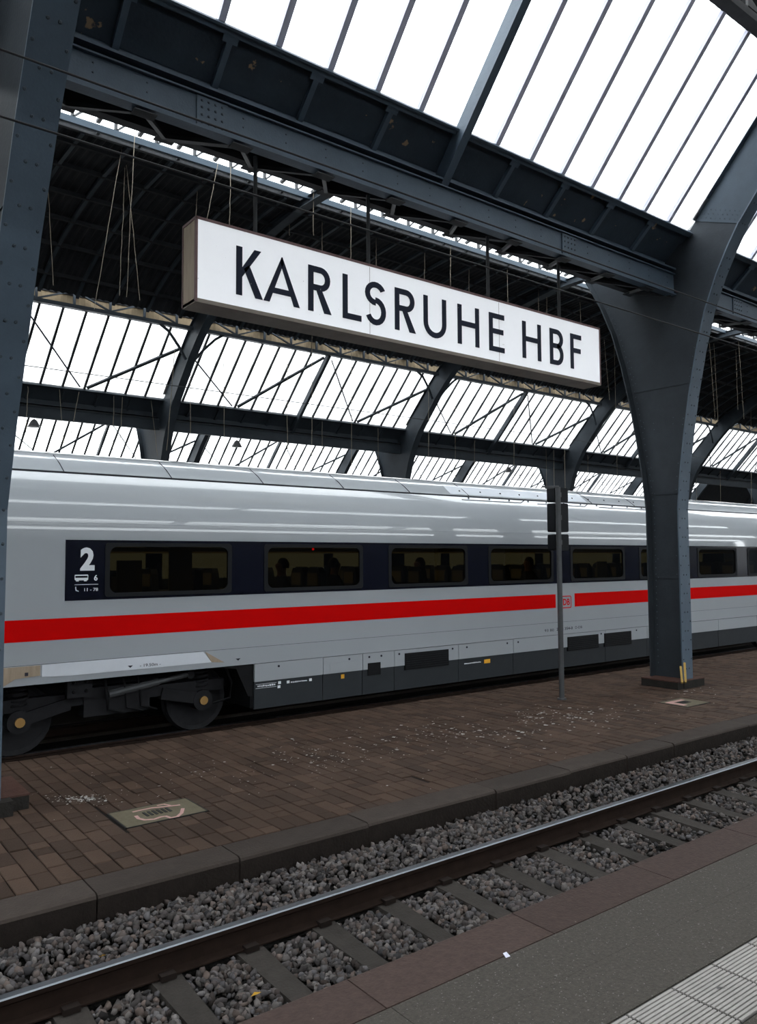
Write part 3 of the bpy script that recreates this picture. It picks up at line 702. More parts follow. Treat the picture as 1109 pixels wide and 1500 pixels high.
dk.add([(a_+.06, ROWY[3]-.64, 7.6), (xs3[-1]+B, ROWY[3]-.64, 7.6), (xs3[-1]+B+.2, ROWY[3]-2.8, 11.1), (a_+.28, ROWY[3]-2.8, 11.1)], [(0, 1, 2, 3)]).build('closed_panel', 'roof_in', c3_, recalc=False)
# hall over the camera's own back
ROWY[0] = 8.53-2*HALF
c0 = roof(0, 0.0, -60, 100, 'roof of the hall behind the viewer')
plain_glass_side(0, 0.0, -60, 100, c0)
MB().add([(-60, ROWY[0]-.64, 8.62), (60, ROWY[0]-.64, 8.62), (60, ROWY[0]-2.6, 10.86), (-60, ROWY[0]-2.6, 10.86)], [(0, 1, 2, 3)]).build('pane', 'glass', c0, recalc=False)

for row, k, xa, par in ((1, 0, xs1[0], c1), (2, .1, xs2[0], c2_), (3, .1, xs3[0], c3_)):
    Y = ROWY[row]
    for (d0, z0), (d1, z1), mt in ((GA, GB, 'glass'), ((0, 7.5), GA, 'roof_in'), (GB, (2.95, 11.3), 'roof_in')):
        MB().add([(-60+k*d0, Y-d0, z0), (xa+k*d0, Y-d0, z0), (xa+k*d1, Y-d1, z1), (-60+k*d1, Y-d1, z1)], [(0, 1, 2, 3)]).build('pane' if mt == 'glass' else 'roof_edge', mt, par, recalc=False)
for nm, V in (('light_blocker_back', [(-60, -32.6, -.4), (100, -32.6, -.4), (100, -32.6, 9), (-60, -32.6, 9)]), ('light_blocker_left', [(-60, -33, -.4), (-60, 60, -.4), (-60, 60, 15), (-60, -33, 15)]), ('light_blocker_right', [(103, -33, -.4), (103, 60, -.4), (103, 60, 15), (103, -33, 15)])):  # unseen walls, added to block light from the open sides
    structure(MB().add(V, [(0, 1, 2, 3)]).build(nm, 'steel_far', None, recalc=False), 'unseen dark wall added to block side light')
fp = MB(); fp.box(-30, 90, 13.42, 17.6, -.42, .76); structure(fp.build('gap_blocker_platform', 'slab'), 'unseen platform added behind the train to darken the gap below it')  # added to block the bright ground showing under the train
# ================================================================== TRACKS
def rail_prof(yc):
    h = [(-.07, -.172), (.07, -.172), (.07, -.162), (.012, -.145), (.009, -.05), (.035, -.036), (.036, -.008), (.028, 0), (-.028, 0), (-.036, -.008), (-.035, -.036), (-.009, -.05), (-.012, -.145), (-.07, -.162)]
    return [(yc+a, b) for a, b in h]
def make_track(yc, label, x0, x1, detail):
    t = thing('railway_track', (x0, yc, -.2), label, 'track')
    for s in (-.755, .755):
        pr = rail_prof(yc+s); mb = MB(); n = len(pr)
        V = [(x0, a, b) for a, b in pr]+[(x1, a, b) for a, b in pr]
        Fc = [(i, (i+1) % n, n+(i+1) % n, n+i) for i in range(n)]
        mb.add(V, Fc); mb.m = [1 if i in (6, 7, 8) else 0 for i in range(n)]
        mb.build('rail', ['rust', 'rail_top'], t, recalc=False)
    if detail:
        ys = [-1.3, -1.0, -.74, -.4, 0, .4, .74, 1.0, 1.3]; zt = [-.20, -.185, -.176, -.192, -.205, -.192, -.176, -.185, -.20]; wt = [.085, .092, .10, .088, .078, .088, .10, .092, .085]
        s0 = c0_ = None
        for x in SLEEP_X:
            if s0 is None:
                rings = [[(x+.11-w_, yc+y, z), (x+.11+w_, yc+y, z), (x+.11+w_+.035, yc+y, z-.2), (x+.11-w_-.035, yc+y, z-.2)] for y, z, w_ in zip(ys, zt, wt)]
                s0 = MB().loft(rings).build('sleeper', 'sleeper', t); xr = x
                c0_ = [MB().box(x+.06, x+.16, yc+s+e*.075-.03, yc+s+e*.075+.03, -.176, -.14).build('rail_clip', 'clip', t) for s in (-.755, .755) for e in (-1, 1)]
            else:
                for o in [s0]+c0_:
                    c = o.copy(); COL.objects.link(c); c.location.x += x-xr
    return t
make_track(4.28, 'single polished rail track with concrete sleepers beside the foreground platform', -4, 45, True)
make_track(11.83, 'track hidden under the train', -4, 45, False)

# ================================================================== TRAIN
TY = 10.40; TC = 11.83; X0, X1 = -1.0, 27.75
train = thing('train_car', (13.4, TC, 0), 'silver grey passenger train car with a red stripe and dark window band', 'train')
upp = [(0, 2.77), (0, 2.9), (.012, 3.02), (.035, 3.14), (.07, 3.26), (.115, 3.38), (.175, 3.5), (.24, 3.59), (.32, 3.68), (.42, 3.77), (.54, 3.855), (.68, 3.93), (.84, 3.985), (1.02, 4.02), (1.22, 4.04), (1.43, 4.045)]
def ring_profile(x, pts): return [(x, TY+a, b) for a, b in pts]+[(x, 2*TC-TY-a, b) for a, b in pts[-2::-1]]
MB().loft([ring_profile(X0, upp), ring_profile(X1, upp)], closed=False).build('roof_shell', 'body', train, smooth=True, recalc=False)
low = MB(); low.box(X0, X1, TY, TY+.05, .97, 1.99); low.box(X0, 2.92, TY, TY+.05, 1.99, 2.77); low.box(24.2, X1, TY, TY+.05, 1.99, 2.77)
low.build('side_wall', 'body', train)
fs = MB(); yy = 2*TC-TY; fs.box(X0, X1, yy-.05, yy, .97, 1.99); fs.box(X0, 3, yy-.05, yy, 1.99, 2.77); fs.box(24, X1, yy-.05, yy, 1.99, 2.77); fs.build('far_side_wall', 'body', train)
for xe in (X0, X1): MB().box(xe-.02, xe+.02, TY+.02, yy-.02, .97, 3.5).build('end_wall', 'under', train)
wins = [(3.44+2.366*i, 3.44+2.366*i+1.80) for i in range(9)]
wins[0] = (3.44, 5.24); WZ0, WZ1 = 2.035, 2.72
band = MB(); xa = 2.92
for (a, b) in wins:
    band.box(xa, a, TY-.004, TY+.04, 1.99, 2.77); band.box(a, b, TY-.004, TY+.04, 1.99, WZ0); band.box(a, b, TY-.004, TY+.04, WZ1, 2.77); xa = b
band.box(xa, 24.2, TY-.004, TY+.04, 1.99, 2.77)
band.build('window_band', 'band', train)
def rrect(x0, x1, z0, z1, r, n=5):
    out = []
    for cx, cz, a0 in ((x1-r, z1-r, 0), (x0+r, z1-r, 90), (x0+r, z0+r, 180), (x1-r, z0+r, 270)):
        for i in range(n+1): a = math.radians(a0+90*i/n); out.append((cx+r*math.cos(a), cz+r*math.sin(a)))
    return out
for i, (a, b) in enumerate(wins):
    fr = MB(); inner = rrect(a+.045, b-.045, WZ0+.04, WZ1-.035, .10); cx, cz = (a+b)/2, (WZ0+WZ1)/2
    outer = rrect(a-.015, b+.015, WZ0-.012, WZ1+.015, .05); n = len(inner)
    V = [(x, TY-.014, z) for x, z in outer]+[(x, TY-.014, z) for x, z in inner]+[(x, TY+.03, z) for x, z in inner]+[(x, TY, z) for x, z in outer]
    Fc = []
    for k in range(n):
        j = (k+1) % n; Fc += [(k, j, n+j, n+k), (n+k, n+j, 2*n+j, 2*n+k), (3*n+k, 3*n+j, j, k)]
    wf = fr.add(V, Fc).build('window_frame', 'frame', train)
    MB().add([(a+.01, TY+.008, WZ0+.01), (b-.01, TY+.008, WZ0+.01), (b-.01, TY+.008, WZ1-.01), (a+.01, TY+.008, WZ1-.01)], [(0, 1, 2, 3)]).build('pane', 'tint', wf, recalc=False)
MB().add([(3, yy-.02, 1.99), (24, yy-.02, 1.99), (24, yy-.02, 2.77), (3, yy-.02, 2.77)], [(0, 1, 2, 3)]).build('far_window_strip', 'tint', train, recalc=False)
# interior
it = MB(); it.box(X0, X1, TY+.06, yy-.06, 1.2, 1.25); it.build('cabin_floor', 'seat', train)
it = MB(); it.box(X0, X1, TY+.35, yy-.35, 3.28, 3.32); it.box(X0, X1, TY+.12, TY+.3, 2.62, 2.68); it.box(X0, X1, yy-.3, yy-.12, 2.62, 2.68); it.build('luggage_rack', 'cabin', train)
it = MB(); it.box(3, 24, TC-.1, TC+.1, 3.22, 3.26); it.build('cabin_lamp', 'cabin_light', train)
seat0 = None
for i in range(20):
    for yq in (TY+.35, TY+.85, yy-.35, yy-.85):
        xq = 3.75+1.183*i/1.0*.9
        if seat0 is None:
            mb = MB(); mb.loft([[(xq+dx, yq+s*w_, z) for dx, s in ((-.05, -1), (.06, -1), (.06, 1), (-.05, 1))] for z, w_, in ((1.65, .22), (2.1, .22), (2.28, .19), (2.36, .14))]); mb.box(xq-.5, xq, yq-.22, yq+.22, 1.6, 1.72); mb.box(xq-.3, xq-.1, yq-.05, yq+.05, 1.25, 1.6)
            seat0 = mb.build('seat', 'seat', train); hd = MB().box(xq-.075, xq-.05, yq-.14, yq+.14, 2.08, 2.28).build('headrest', 'cabin', seat0); q0 = (xq, yq)
        else:
            c = seat0.copy(); COL.objects.link(c); c.location += Vector((xq-q0[0], yq-q0[1], 0)); h_ = hd.copy(); COL.objects.link(h_); h_.parent = c
# curtains / divider panels behind two panes
for x_, z0_, z1_ in ((3.62, 2.03, 2.5), (4.35, 2.02, 2.7), (13.9, 2.0, 2.42)):
    MB().box(x_, x_+.34, TY+.10, TY+.13, z0_, z1_).build('curtain', 'cabin', train)
# stripe, seams
st = MB(); st.box(X0, 12.41, TY-.003, TY+.01, 1.505, 1.775); st.build('red_stripe', 'red', train)
st = MB(); st.box(13.0, X1, TY-.003, TY+.01, 1.505, 1.775); st.build('red_stripe', 'red', train)
def seam_path(pts, r, name='seam'): return MB().tube(pts, r, 5).build(name, 'seam', train)
seam_path([(X0, TY+.305, 3.667), (X1, TY+.305, 3.667)], .013)
seam_path([(X0, TY+.002, 1.215), (X1, TY+.002, 1.215)], .0035)
seam_path([(X0, TY+.003, 3.585-.6), (X1, TY+.003, 3.585-.6)], .0008)
for x_ in (2.97, 4.46, 5.95, 7.47, 8.9, 10.35, 14.04, 15.6, 17.1):
    seam_path([(x_, TY+.31, 3.68), (x_-.02, TY+.45, 3.80), (x_-.04, TY+.68, 3.935)], .006)
for xa, xb in ((9.9, 11.9), (12.0, 13.9), (14.0, 16.2)):
    seam_path([(xa+.2, TY+.24, 3.597), (xb-.2, TY+.24, 3.597)], .006)
    seam_path([(xb, TY+.3, 3.675), (xb-.2, TY+.24, 3.597)], .008)
bt = MB()
for x_ in np.arange(10.2, 16, .55):
    bt.rivet((x_, TY+.415, 3.775), .02, (0, -.7, .7)); bt.rivet((x_+.1, TY+.27, 3.635), .02, (0, -.8, .6))
bt.build('roof_bolt', 'seam', train, recalc=False)
# roof hatches in brighter metal
MB().add([(9.9, TY+.33, 3.70), (13.9, TY+.33, 3.70), (13.9, TY+.55, 3.875), (9.9, TY+.55, 3.875)], [(0, 1, 2, 3)]).build('roof_hatch', 'plate', train, recalc=False)
# lower side: equipment skirts
pan = [5.64, 6.85, 7.62, 8.28, 9.75, 11.17, 12.5, 14.0, 15.5, 17.0, 18.5, 20.4]
for a, b in zip(pan[:-1], pan[1:]):
    MB().box(a+.006, b-.006, TY+.004, TY+.05, .70, .962).build('skirt_panel', 'body', train)
    MB().box(a+.006, b-.006, TY+.02, TY+.06, .30, .70).build('lower_skirt', 'skirt', train)
for a, b in ((8.5, 9.5), (12.75, 13.75), (13.95, 14.9), (15.7, 16.8)):
    gr = MB(); gr.box(a, b, TY-.006, TY+.02, .62, .90); gr = gr.build('vent_grille', 'under', train)
    for k in range(7): MB().box(a+.02, b-.02, TY-.010, TY-.006, .64+.037*k, .655+.037*k).build('slat', 'frame', gr)
for x_ in (6.05, 7.35, 7.75, 8.0, 8.38, 9.6, 9.95, 11.0, 11.3, 12.55, 13.85, 15.1, 16.95):
    MB().tube([(x_, TY-.004, .90), (x_, TY+.01, .90)], .018, 8).build('latch', 'dark', train)
MB().box(7.72, 7.98, TY-.004, TY+.01, .60, .80).build('socket', 'under', train)
MB().box(6.98, 7.5, TY-.003, TY+.01, .72, .86).build('service_flap', 'body', train)
MB().box(7.2, 7.26, TY+.012, TY+.03, .60, .665).build('yellow_mark', 'yellow', train)
for x_, z_ in ((6.05, .66), (6.04, .60), (6.2, .655), (6.6, .65)): MB().box(x_, x_+.045, TY+.012, TY+.03, z_-.03, z_+.01).build('small_mark', 'white', train)
def tiny_print(x, z, w_, h_):       # stencilled lines too small to read in the photograph
    mb = MB(); q = x
    while q < x+w_:
        l_ = random.uniform(.008, .03); mb.box(q, min(q+l_, x+w_), TY+.016, TY+.021, z+random.uniform(0, .2)*h_, z+h_*random.uniform(.75, 1)); q += l_+.009
    o = mb.build('stencilled_print', 'white', train); o['kind'] = 'stuff'
tiny_print(5.70, .615, .30, .03); tiny_print(6.27, .625, .29, .022); tiny_print(9.9, .595, .42, .022)
for z_ in (.598, .657): MB().box(5.67, 6.02, TY+.016, TY+.021, z_, z_+.004).build('stencil_rule', 'white', train)
MB().box(10.4, 10.55, TY+.012, TY+.03, .57, .64).build('yellow_mark', 'yellow', train)
# bogie cover plate and cutouts
bp = MB(); bp.poly_y([(2.66, 1.205), (4.82, 1.205), (4.95, 1.05), (3.0, 1.045), (2.66, 1.06)], TY-.012, TY+.02); bp.build('bogie_cover', 'plate', train)
bp = MB(); bp.poly_y([(2.2, 1.205), (2.64, 1.205), (2.64, 1.08), (2.35, 1.06), (2.2, .97)], TY-.012, TY+.02); bp.build('bogie_cover_end', 'sign_box', train)
bp = MB(); bp.poly_y([(4.85, 1.205), (5.15, 1.03), (4.95, 1.05)], TY-.012, TY+.02); bp.build('bogie_cover_end', 'sign_box', train)
un = MB(); un.box(X0, X1, TY+.75, yy-.75, .55, 1.2); un.box(5.6, 20.4, TY+.06, yy-.06, .32, .97); un.build('underframe', 'under', train)
ap = MB(); ap.poly_y([(4.4, 1.02), (5.1, 1.08), (5.45, 1.0), (5.62, .97), (5.62, .5), (5.55, .5), (5.35, .92), (4.9, .98)], TY+.02, TY+.04); ap.build('bogie_apron', 'under', train)
# bogie
def make_bogie(xc):
    bf = MB(); yb = TY+.42
    bf.box(xc-1.6, xc+1.6, yb, yb+.16, .58, .74); bf.box(xc-.45, xc+.45, yb-.03, yb+.18, .42, .8); bf.box(xc-.3, xc+.3, yb, 2*TC-yb, .5, .75)
    bo = bf.build('bogie', 'bogie', train)
    for s in (-1, 1):
        xw = xc+s*1.25; wy = TY+.62
        for yw, sg in ((wy, 1), (2*TC-wy, -1)):
            rings = []
            for yo, r in ((-.0, .46), (.03, .475), (.10, .46), (.13, .49), (.135, .2)): rings.append([(xw+r*math.cos(t), yw+sg*yo, .46+r*math.sin(t)) for t in np.linspace(0, 2*math.pi, 28, endpoint=False)])
            rings.insert(0, [(xw+.40*math.cos(t), yw+sg*.02, .46+.40*math.sin(t)) for t in np.linspace(0, 2*math.pi, 28, endpoint=False)])
            rings.insert(0, [(xw+.12*math.cos(t), yw+sg*.03, .46+.12*math.sin(t)) for t in np.linspace(0, 2*math.pi, 28, endpoint=False)])
            MB().loft(rings).build('wheel', 'bogie', bo)
        MB().tube([(xw, yb-.05, .46), (xw, wy+.1, .46)], .15, 16).build('axle_box', 'bogie', bo)
        MB().tube([(xw, yb-.085, .46), (xw, yb-.05, .46)], .062, 12).build('axle_cap', 'brass', bo)
        sp = [(xw-s*.0+.11*math.cos(t), yb+.08+.11*math.sin(t), .62+t*.0105) for t in np.linspace(0, 8*math.pi, 60)]
        MB().tube(sp, .022, 6).build('spring', 'bogie', bo)
        MB().bar((xw-s*.1, yb+.03, .50), (xw-s*.62, yb+.03, .62), .14, .16).build('axle_arm', 'bogie', bo)
    MB().tube([(xc-.15, yb-.1, .70), (xc+.55, yb-.1, .80)], .055, 12).build('damper', 'pole', bo)
    MB().tube([(xc+.5, yb-.1, .795), (xc+.98, yb-.1, .86)], .036, 10).build('damper_rod', 'pole', bo)
    MB().tube([(xc+1.02, yb-.13, .86), (xc+1.02, yb+.1, .86)], .06, 10).build('damper_bush', 'bogie', bo)
    MB().box(xc-.72, xc-.40, TY+.2, TY+.3, .72, 1.04).build('bracket', 'bogie', bo)
    bl = MB()
    for dx in (-.64, -.48):
        for z in (.8, .92): bl.rivet((xc+dx, TY+.2, z), .026, (0, -1, 0))
    bl.build('bracket_bolt', 'under', bo, recalc=False)
    for dx, r in ((-.2, .02), (.25, .016), (.05, .014)):
        MB().tube([(xc+dx, yb-.08, .98), (xc+dx+.02, yb-.13, .72), (xc+dx+.05, yb-.1, .5), (xc+dx+.3, yb-.05, .42)], r, 6).build('hose', 'under', bo)
    MB().tube([(xc+1.5, yb-.2, 1.0), (xc+1.62, yb-.22, .7), (xc+1.6, yb-.2, .48), (xc+1.35, yb-.15, .42)], .016, 6).build('hose', 'under', bo)
make_bogie(3.75); make_bogie(23.1)
# writing on the car
text('2', 3.104, 2.372, .30, TY-.007, 'class_number', 'white', train, bold=.045, width=.185)
ic = MB(); zc = 2.236
ic.poly_y([(3.038, zc+.022), (3.05, zc+.012), (3.198, zc+.012), (3.208, zc+.022), (3.208, zc+.078), (3.2, zc+.085), (3.045, zc+.085), (3.038, zc+.078)], TY-.0085, TY-.006)
for a in (3.055, 3.155): ic.box(a, a+.035, TY-.0085, TY-.006, zc, zc+.014)
ic.build('coach_icon', 'white', train); MB().box(3.046, 3.20, TY-.0095, TY-.006, zc+.045, zc+.07).build('coach_icon_window', 'band', train)
text('6', 3.283, 2.241, .075, TY-.007, 'coach_number', 'white', train, bold=.02)
MB().box(3.038, 3.337, TY-.0085, TY-.006, 2.190, 2.197).build('rule', 'white', train)
si = MB(); si.poly_y([(3.045, 2.15), (3.058, 2.15), (3.066, 2.122), (3.085, 2.118), (3.092, 2.104), (3.082, 2.104), (3.075, 2.11), (3.055, 2.113)], TY-.0085, TY-.006); si.box(3.047, 3.06, TY-.0085, TY-.006, 2.153, 2.166); si.build('seat_icon', 'white', train)
text('11 - 78', 3.162, 2.106, .042, TY-.007, 'seat_numbers', 'white', train, bold=.015, width=.175)
text('\u2190 19.50m \u2192'.replace('\u2190', '-').replace('\u2192', '-'), 3.905, 1.073, .04, TY-.015, 'axle_distance_text', 'dark', train, width=.29, bold=.01)
for x_, z_ in ((3.74, 1.075), (5.33, 1.04)):
    MB().poly_y([(x_, z_+.03), (x_+.07, z_+.03), (x_+.035, z_)], TY-.016, TY-.013 if x_ < 5 else TY).build('lifting_mark', 'dark', train)
MB().box(2.46, 2.5, TY-.016, TY-.01, 1.09, 1.13).build('lifting_mark', 'dark', train)
lg = MB(); ou = rrect(12.585, 12.895, 1.485, 1.735, .04); inn = rrect(12.605, 12.875, 1.503, 1.717, .025); n = len(ou)
V = [(x, TY-.003, z) for x, z in ou]+[(x, TY-.003, z) for x, z in inn]; lg.add(V, [(k, (k+1) % n, n+(k+1) % n, n+k) for k in range(n)]); lg.build('logo_frame', 'red', train, recalc=False)
text('DB', 12.635, 1.545, .13, TY-.003, 'logo_letters', 'red', train, bold=.02, width=.21)
text('93 80 ', 12.06, 1.045, .05, TY-.002, 'car_number', 'frame', train, width=.28)
text('2812 354-0', 12.42, 1.05, .055, TY-.002, 'car_number', 'dark', train, width=.50, bold=.02)
text('D-DB', 13.0, 1.055, .05, TY-.002, 'car_number', 'frame', train, width=.22)
# faint sticker on second window
MB().tube([(6.66, TY+.004, 2.66), (6.66, TY-.004, 2.66)], .022, 12).build('sticker', 'red', train)

# passengers behind the tinted panes
def passenger(x, y, face, label, cloth):
    sg = face; J = [(0, 0, 1.72), (0, 0, 1.95), (0, 0, 2.16), (0, 0, 2.27), (sg*.02, 0, 2.37), (sg*.03, 0, 2.47), (0, -.17, 2.12), (sg*.04, -.23, 1.9), (sg*.24, -.18, 1.84), (0, .17, 2.12), (sg*.04, .23, 1.9), (sg*.24, .18, 1.84), (sg*.42, -.1, 1.74), (sg*.46, -.1, 1.32), (sg*.42, .1, 1.74), (sg*.46, .1, 1.32)]
    Ed = [(0, 1), (1, 2), (2, 3), (3, 4), (4, 5), (2, 6), (6, 7), (7, 8), (2, 9), (9, 10), (10, 11), (0, 12), (12, 13), (0, 14), (14, 15)]
    R_ = [.15, .15, .13, .055, .095, .085, .06, .05, .035, .06, .05, .035, .08, .05, .08, .05]
    me = bpy.data.meshes.new('person'); me.from_pydata([(a, b, c-1.25) for a, b, c in J], Ed, [])
    o = bpy.data.objects.new('person', me); COL.objects.link(o); o.location = (x, y, 1.25)
    sk = o.modifiers.new('skin', 'SKIN'); o.modifiers.new('sub', 'SUBSURF').levels = 2; o.modifiers['sub'].render_levels = 2
    for i, v in enumerate(me.skin_vertices[0].data): v.radius = (R_[i], R_[i]); v.use_root = (i == 0)
    dg = bpy.context.evaluated_depsgraph_get(); m2 = bpy.data.meshes.new_from_object(o.evaluated_get(dg)); o.modifiers.clear(); o.data = m2
    m2.materials.clear(); m2.materials.append(M['cloth']); m2.materials.append(M['skin'])
    for p_ in m2.polygons:
        p_.material_index = 1 if (p_.center.z > .99 or (abs(p_.center.x) > .2 and .52 < p_.center.z < .64 and abs(p_.center.y) > .14)) else 0; p_.use_smooth = True
    for v in m2.vertices:       # nose
        if abs(v.co.y) < .03 and abs(v.co.z-1.15) < .03 and v.co.x*sg > .08: v.co.x += sg*.02
    props(o, label, 'person', 'passengers seen through the train windows'); ORG[o.name] = np.array(o.location)
    h = MB(); hc = Vector((x+sg*.005, y, 2.43)); rings = []
    for a in np.linspace(0, math.pi*.62, 7):
        rings.append([(hc.x-sg*.015+.105*math.sin(a)*math.cos(t)*(1.05 if math.cos(t)*sg < 0 else .85), hc.y+.098*math.sin(a)*math.sin(t), hc.z-.02+.125*math.cos(a)) for t in np.linspace(0, 2*math.pi, 14, endpoint=False)])
    h.loft(rings[1:]).build('hair', 'hair', o, smooth=True); return o
passenger(6.35, TY+.42, -1, 'passenger in dark clothing in the left half of the second train window', 0)
passenger(7.35, TY+.42, 1, 'passenger at the right edge of the second train window', 0)
passenger(8.45, TY+.42, -1, 'passenger at the left edge of the third train window', 0)
passenger(9.2, TY+.42, -1, 'passenger in the middle of the third train window', 0)
passenger(12.1, TY+.42, -1, 'passenger at the right edge of the fourth train window', 0)

# ================================================================== STATION SIGN
SY = 8.30; SX0, SX1, SZ0, SZ1 = 3.72, 11.19, 5.475, 6.46
sign = thing('station_sign', ((SX0+SX1)/2, SY+.18, SZ0), 'long white station sign box reading KARLSRUHE HBF under the girder', 'sign')
MB().box(SX0, SX1, SY+.012, SY+.36, SZ0, SZ1).build('sign_box', 'sign_box', sign)
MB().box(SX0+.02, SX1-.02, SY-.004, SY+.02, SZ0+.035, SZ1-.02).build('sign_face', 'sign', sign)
ed = MB(); ed.box(SX0-.008, SX1+.008, SY-.01, SY+.37, SZ1-.02, SZ1+.012); ed.box(SX1-.02, SX1+.008, SY-.01, SY+.37, SZ0, SZ1); ed.box(SX0-.008, SX0+.02, SY-.01, SY+.02, SZ0, SZ1); ed.box(SX0-.008, SX0+.012, SY+.35, SY+.37, SZ0, SZ1)
ed.build('edge_trim', 'sign_edge', sign)
un = MB(); un.box(SX0, SX1, SY-.008, SY+.36, SZ0-.012, SZ0+.035); un.build('bottom_board', 'sign_under', sign)
for x_ in (6.22, 8.7): MB().box(x_-.002, x_+.002, SY-.006, SY, SZ0+.04, SZ1-.03).build('panel_joint', 'sign_edge', sign)
LH0, LH1 = 5.652, 6.243; H = LH1-LH0; T_ = .078
def arc(cx, cz, rx, rz, a0, a1, t, n=14):
    o = []; i_ = []
    for k in range(n+1):
        a = math.radians(a0+(a1-a0)*k/n); o.append((cx+rx*math.cos(a), cz+rz*math.sin(a))); i_.append((cx+(rx-t)*math.cos(a), cz+(rz-t)*math.sin(a)))
    return o, i_
def letter(ch, x0, x1):
    W = x1-x0; t = T_; mb = MB()
    y0, y1 = SY-.014, SY-.003
    R_ = lambda a, b, c, d: mb.box(x0+a, x0+b, y0, y1, LH0+c, LH0+d)
    Q = lambda *pts: mb.poly_y([(x0+a, LH0+b) for a, b in pts], y0+.0005, y1)
    def A(cx, cz, rx, rz, a0, a1):
        o, i_ = arc(x0+cx, LH0+cz, rx, rz, a0, a1, t)
        for k in range(len(o)-1): mb.poly_y([o[k], o[k+1], i_[k+1], i_[k]], y0, y1)
    if ch == 'K': R_(0, t, 0, H); Q((t*.9, H*.42), (W-t*1.25, H), (W, H), (t*.9, H*.42+t*.2-.0+H*.0-.0), ) if False else None; Q((t, H*.38), (t, H*.38+t*1.5), (W-t*1.3, H), (W-.01, H)); Q((t*1.3, H*.56), (t*2.2, H*.66), (W+.015, 0), (W-t*1.1, 0))
    elif ch == 'A': Q((0, 0), (t*1.08, 0), (W/2+t*.25, H*.86), (W/2+.004, H), (W/2-.004, H)); Q((W-t*1.08, 0), (W, 0), (W/2+.006, H), (W/2-.006, H), (W/2-t*.25, H*.86)); R_(W*.24, W*.76, H*.2, H*.2+t*.9)
    elif ch in 'RB':
        R_(0, t, 0, H); r = H*.265
        R_(t, W-r*.95, H-t, H); R_(t, W-r*.95, H-2*r, H-2*r+t); A(W-r*.95, H-r, r*.95, r, -90, 90)
        if ch == 'R': Q((W-t*1.15-.0, 0), (W+.02, 0), (W*.62, H-2*r+.01), (W*.62-t*1.1, H-2*r+.01))
        else:
            r2_ = (H-2*r+t)/2; R_(t, W-r2_*.9, 0, t); A(W-r2_*.9+.006, r2_, r2_*.9, r2_, -90, 90)
    elif ch == 'L': R_(0, t, 0, H); R_(t, W, 0, t)
    elif ch == 'S':
        r = H*.275; rb = H*.275+t*.5-.01; rx = W/2
        A(rx, H-r, rx, r, 25, 270); A(rx, rb-.004, rx, rb, -155, 90)
    elif ch == 'U': r = W/2; R_(0, t, r, H); R_(W-t, W, r, H); A(r, r, r, r, 180, 360)
    elif ch == 'H': R_(0, t, 0, H); R_(W-t, W, 0, H); R_(t, W-t, H*.47, H*.47+t)
    elif ch == 'E': R_(0, t, 0, H); R_(t, W, 0, t); R_(t, W*.93, H*.47, H*.47+t); R_(t, W, H-t, H)
    elif ch == 'F': R_(0, t, 0, H); R_(t, W*.93, H*.47, H*.47+t); R_(t, W, H-t, H)
    o = mb.build('letter', 'letter', sign); o['label'] = 'dark navy letter '+ch
for ch, a, b in (('K', 4.232, 4.575), ('A', 4.60, 5.115), ('R', 5.242, 5.575), ('L', 5.774, 6.075), ('S', 6.14, 6.49), ('R', 6.648, 7.0), ('U', 7.169, 7.60), ('H', 7.828, 8.265), ('E', 8.479, 8.81), ('H', 9.22, 9.655), ('B', 9.873, 10.20), ('F', 10.392, 10.675)):
    letter(ch, a, b)
for x_ in (4.58, 6.33, 8.65, 10.34): MB().tube([(x_, SY+.17, SZ1), (x_, SY+.17, 7.52)], .026, 8).build('hanger_rod', 'lattice', sign)

# ================================================================== THINGS ON THE PLATFORM
def plinth(x, y, label):
    t = thing('column_plinth', (x, y, MPZ), label, 'plinth')
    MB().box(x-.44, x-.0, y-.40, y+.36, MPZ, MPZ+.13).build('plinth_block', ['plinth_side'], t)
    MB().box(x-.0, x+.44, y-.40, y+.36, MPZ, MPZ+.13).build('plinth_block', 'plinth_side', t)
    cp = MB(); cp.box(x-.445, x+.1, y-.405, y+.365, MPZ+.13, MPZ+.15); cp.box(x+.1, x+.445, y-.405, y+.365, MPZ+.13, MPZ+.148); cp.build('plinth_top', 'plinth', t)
plinth(13.46, 8.53, 'low brick plinth at the foot of the flaring column')
plinth(1.58, 8.66, 'low dusty plinth at the left edge under the left column')
for a, b, l in (((12.98, 8.02, .25), (13.2, 8.18, .50), 'short yellow timber stick leaning on the column foot, lower one'), ((13.06, 8.0, .25), (13.30, 8.16, .56), 'longer yellow timber stick leaning on the column foot')):
    tag = MB().bar(a, b, .035, .035).build('timber_stick', 'wood', None, loc=a); props(tag, l, 'stick', 'timber sticks at the column foot')
# signal post
sp = thing('signal_post', (10.65, 8.83, MPZ), 'thin grey pole with black signal boxes standing before the train', 'signal')
MB().tube([(10.65, 8.83, MPZ), (10.65, 8.83, 3.72)], .045, 12).build('pole', 'pole', sp)
MB().tube([(10.65, 8.83, MPZ), (10.65, 8.83, MPZ+.03)], .08, 12).build('pole_foot', 'pole', sp)
for z0, z1 in ((3.47, 3.72), (2.95, 3.45), (2.63, 2.91)):
    b = MB(); b.poly_y([(p_[0], p_[1]) for p_ in rrect(10.63, 10.99, z0, z1, .03, 3)], 8.89, 9.06); bb = b.build('signal_box', 'black', sp)
    MB().box(10.66, 10.78, 8.86, 8.89, (z0+z1)/2-.04, (z0+z1)/2+.04).build('bracket', 'pole', bb)
MB().bar((10.30, 8.86, 3.71), (10.70, 8.86, 3.735), .03, .03).build('cross_arm', 'pole', sp)
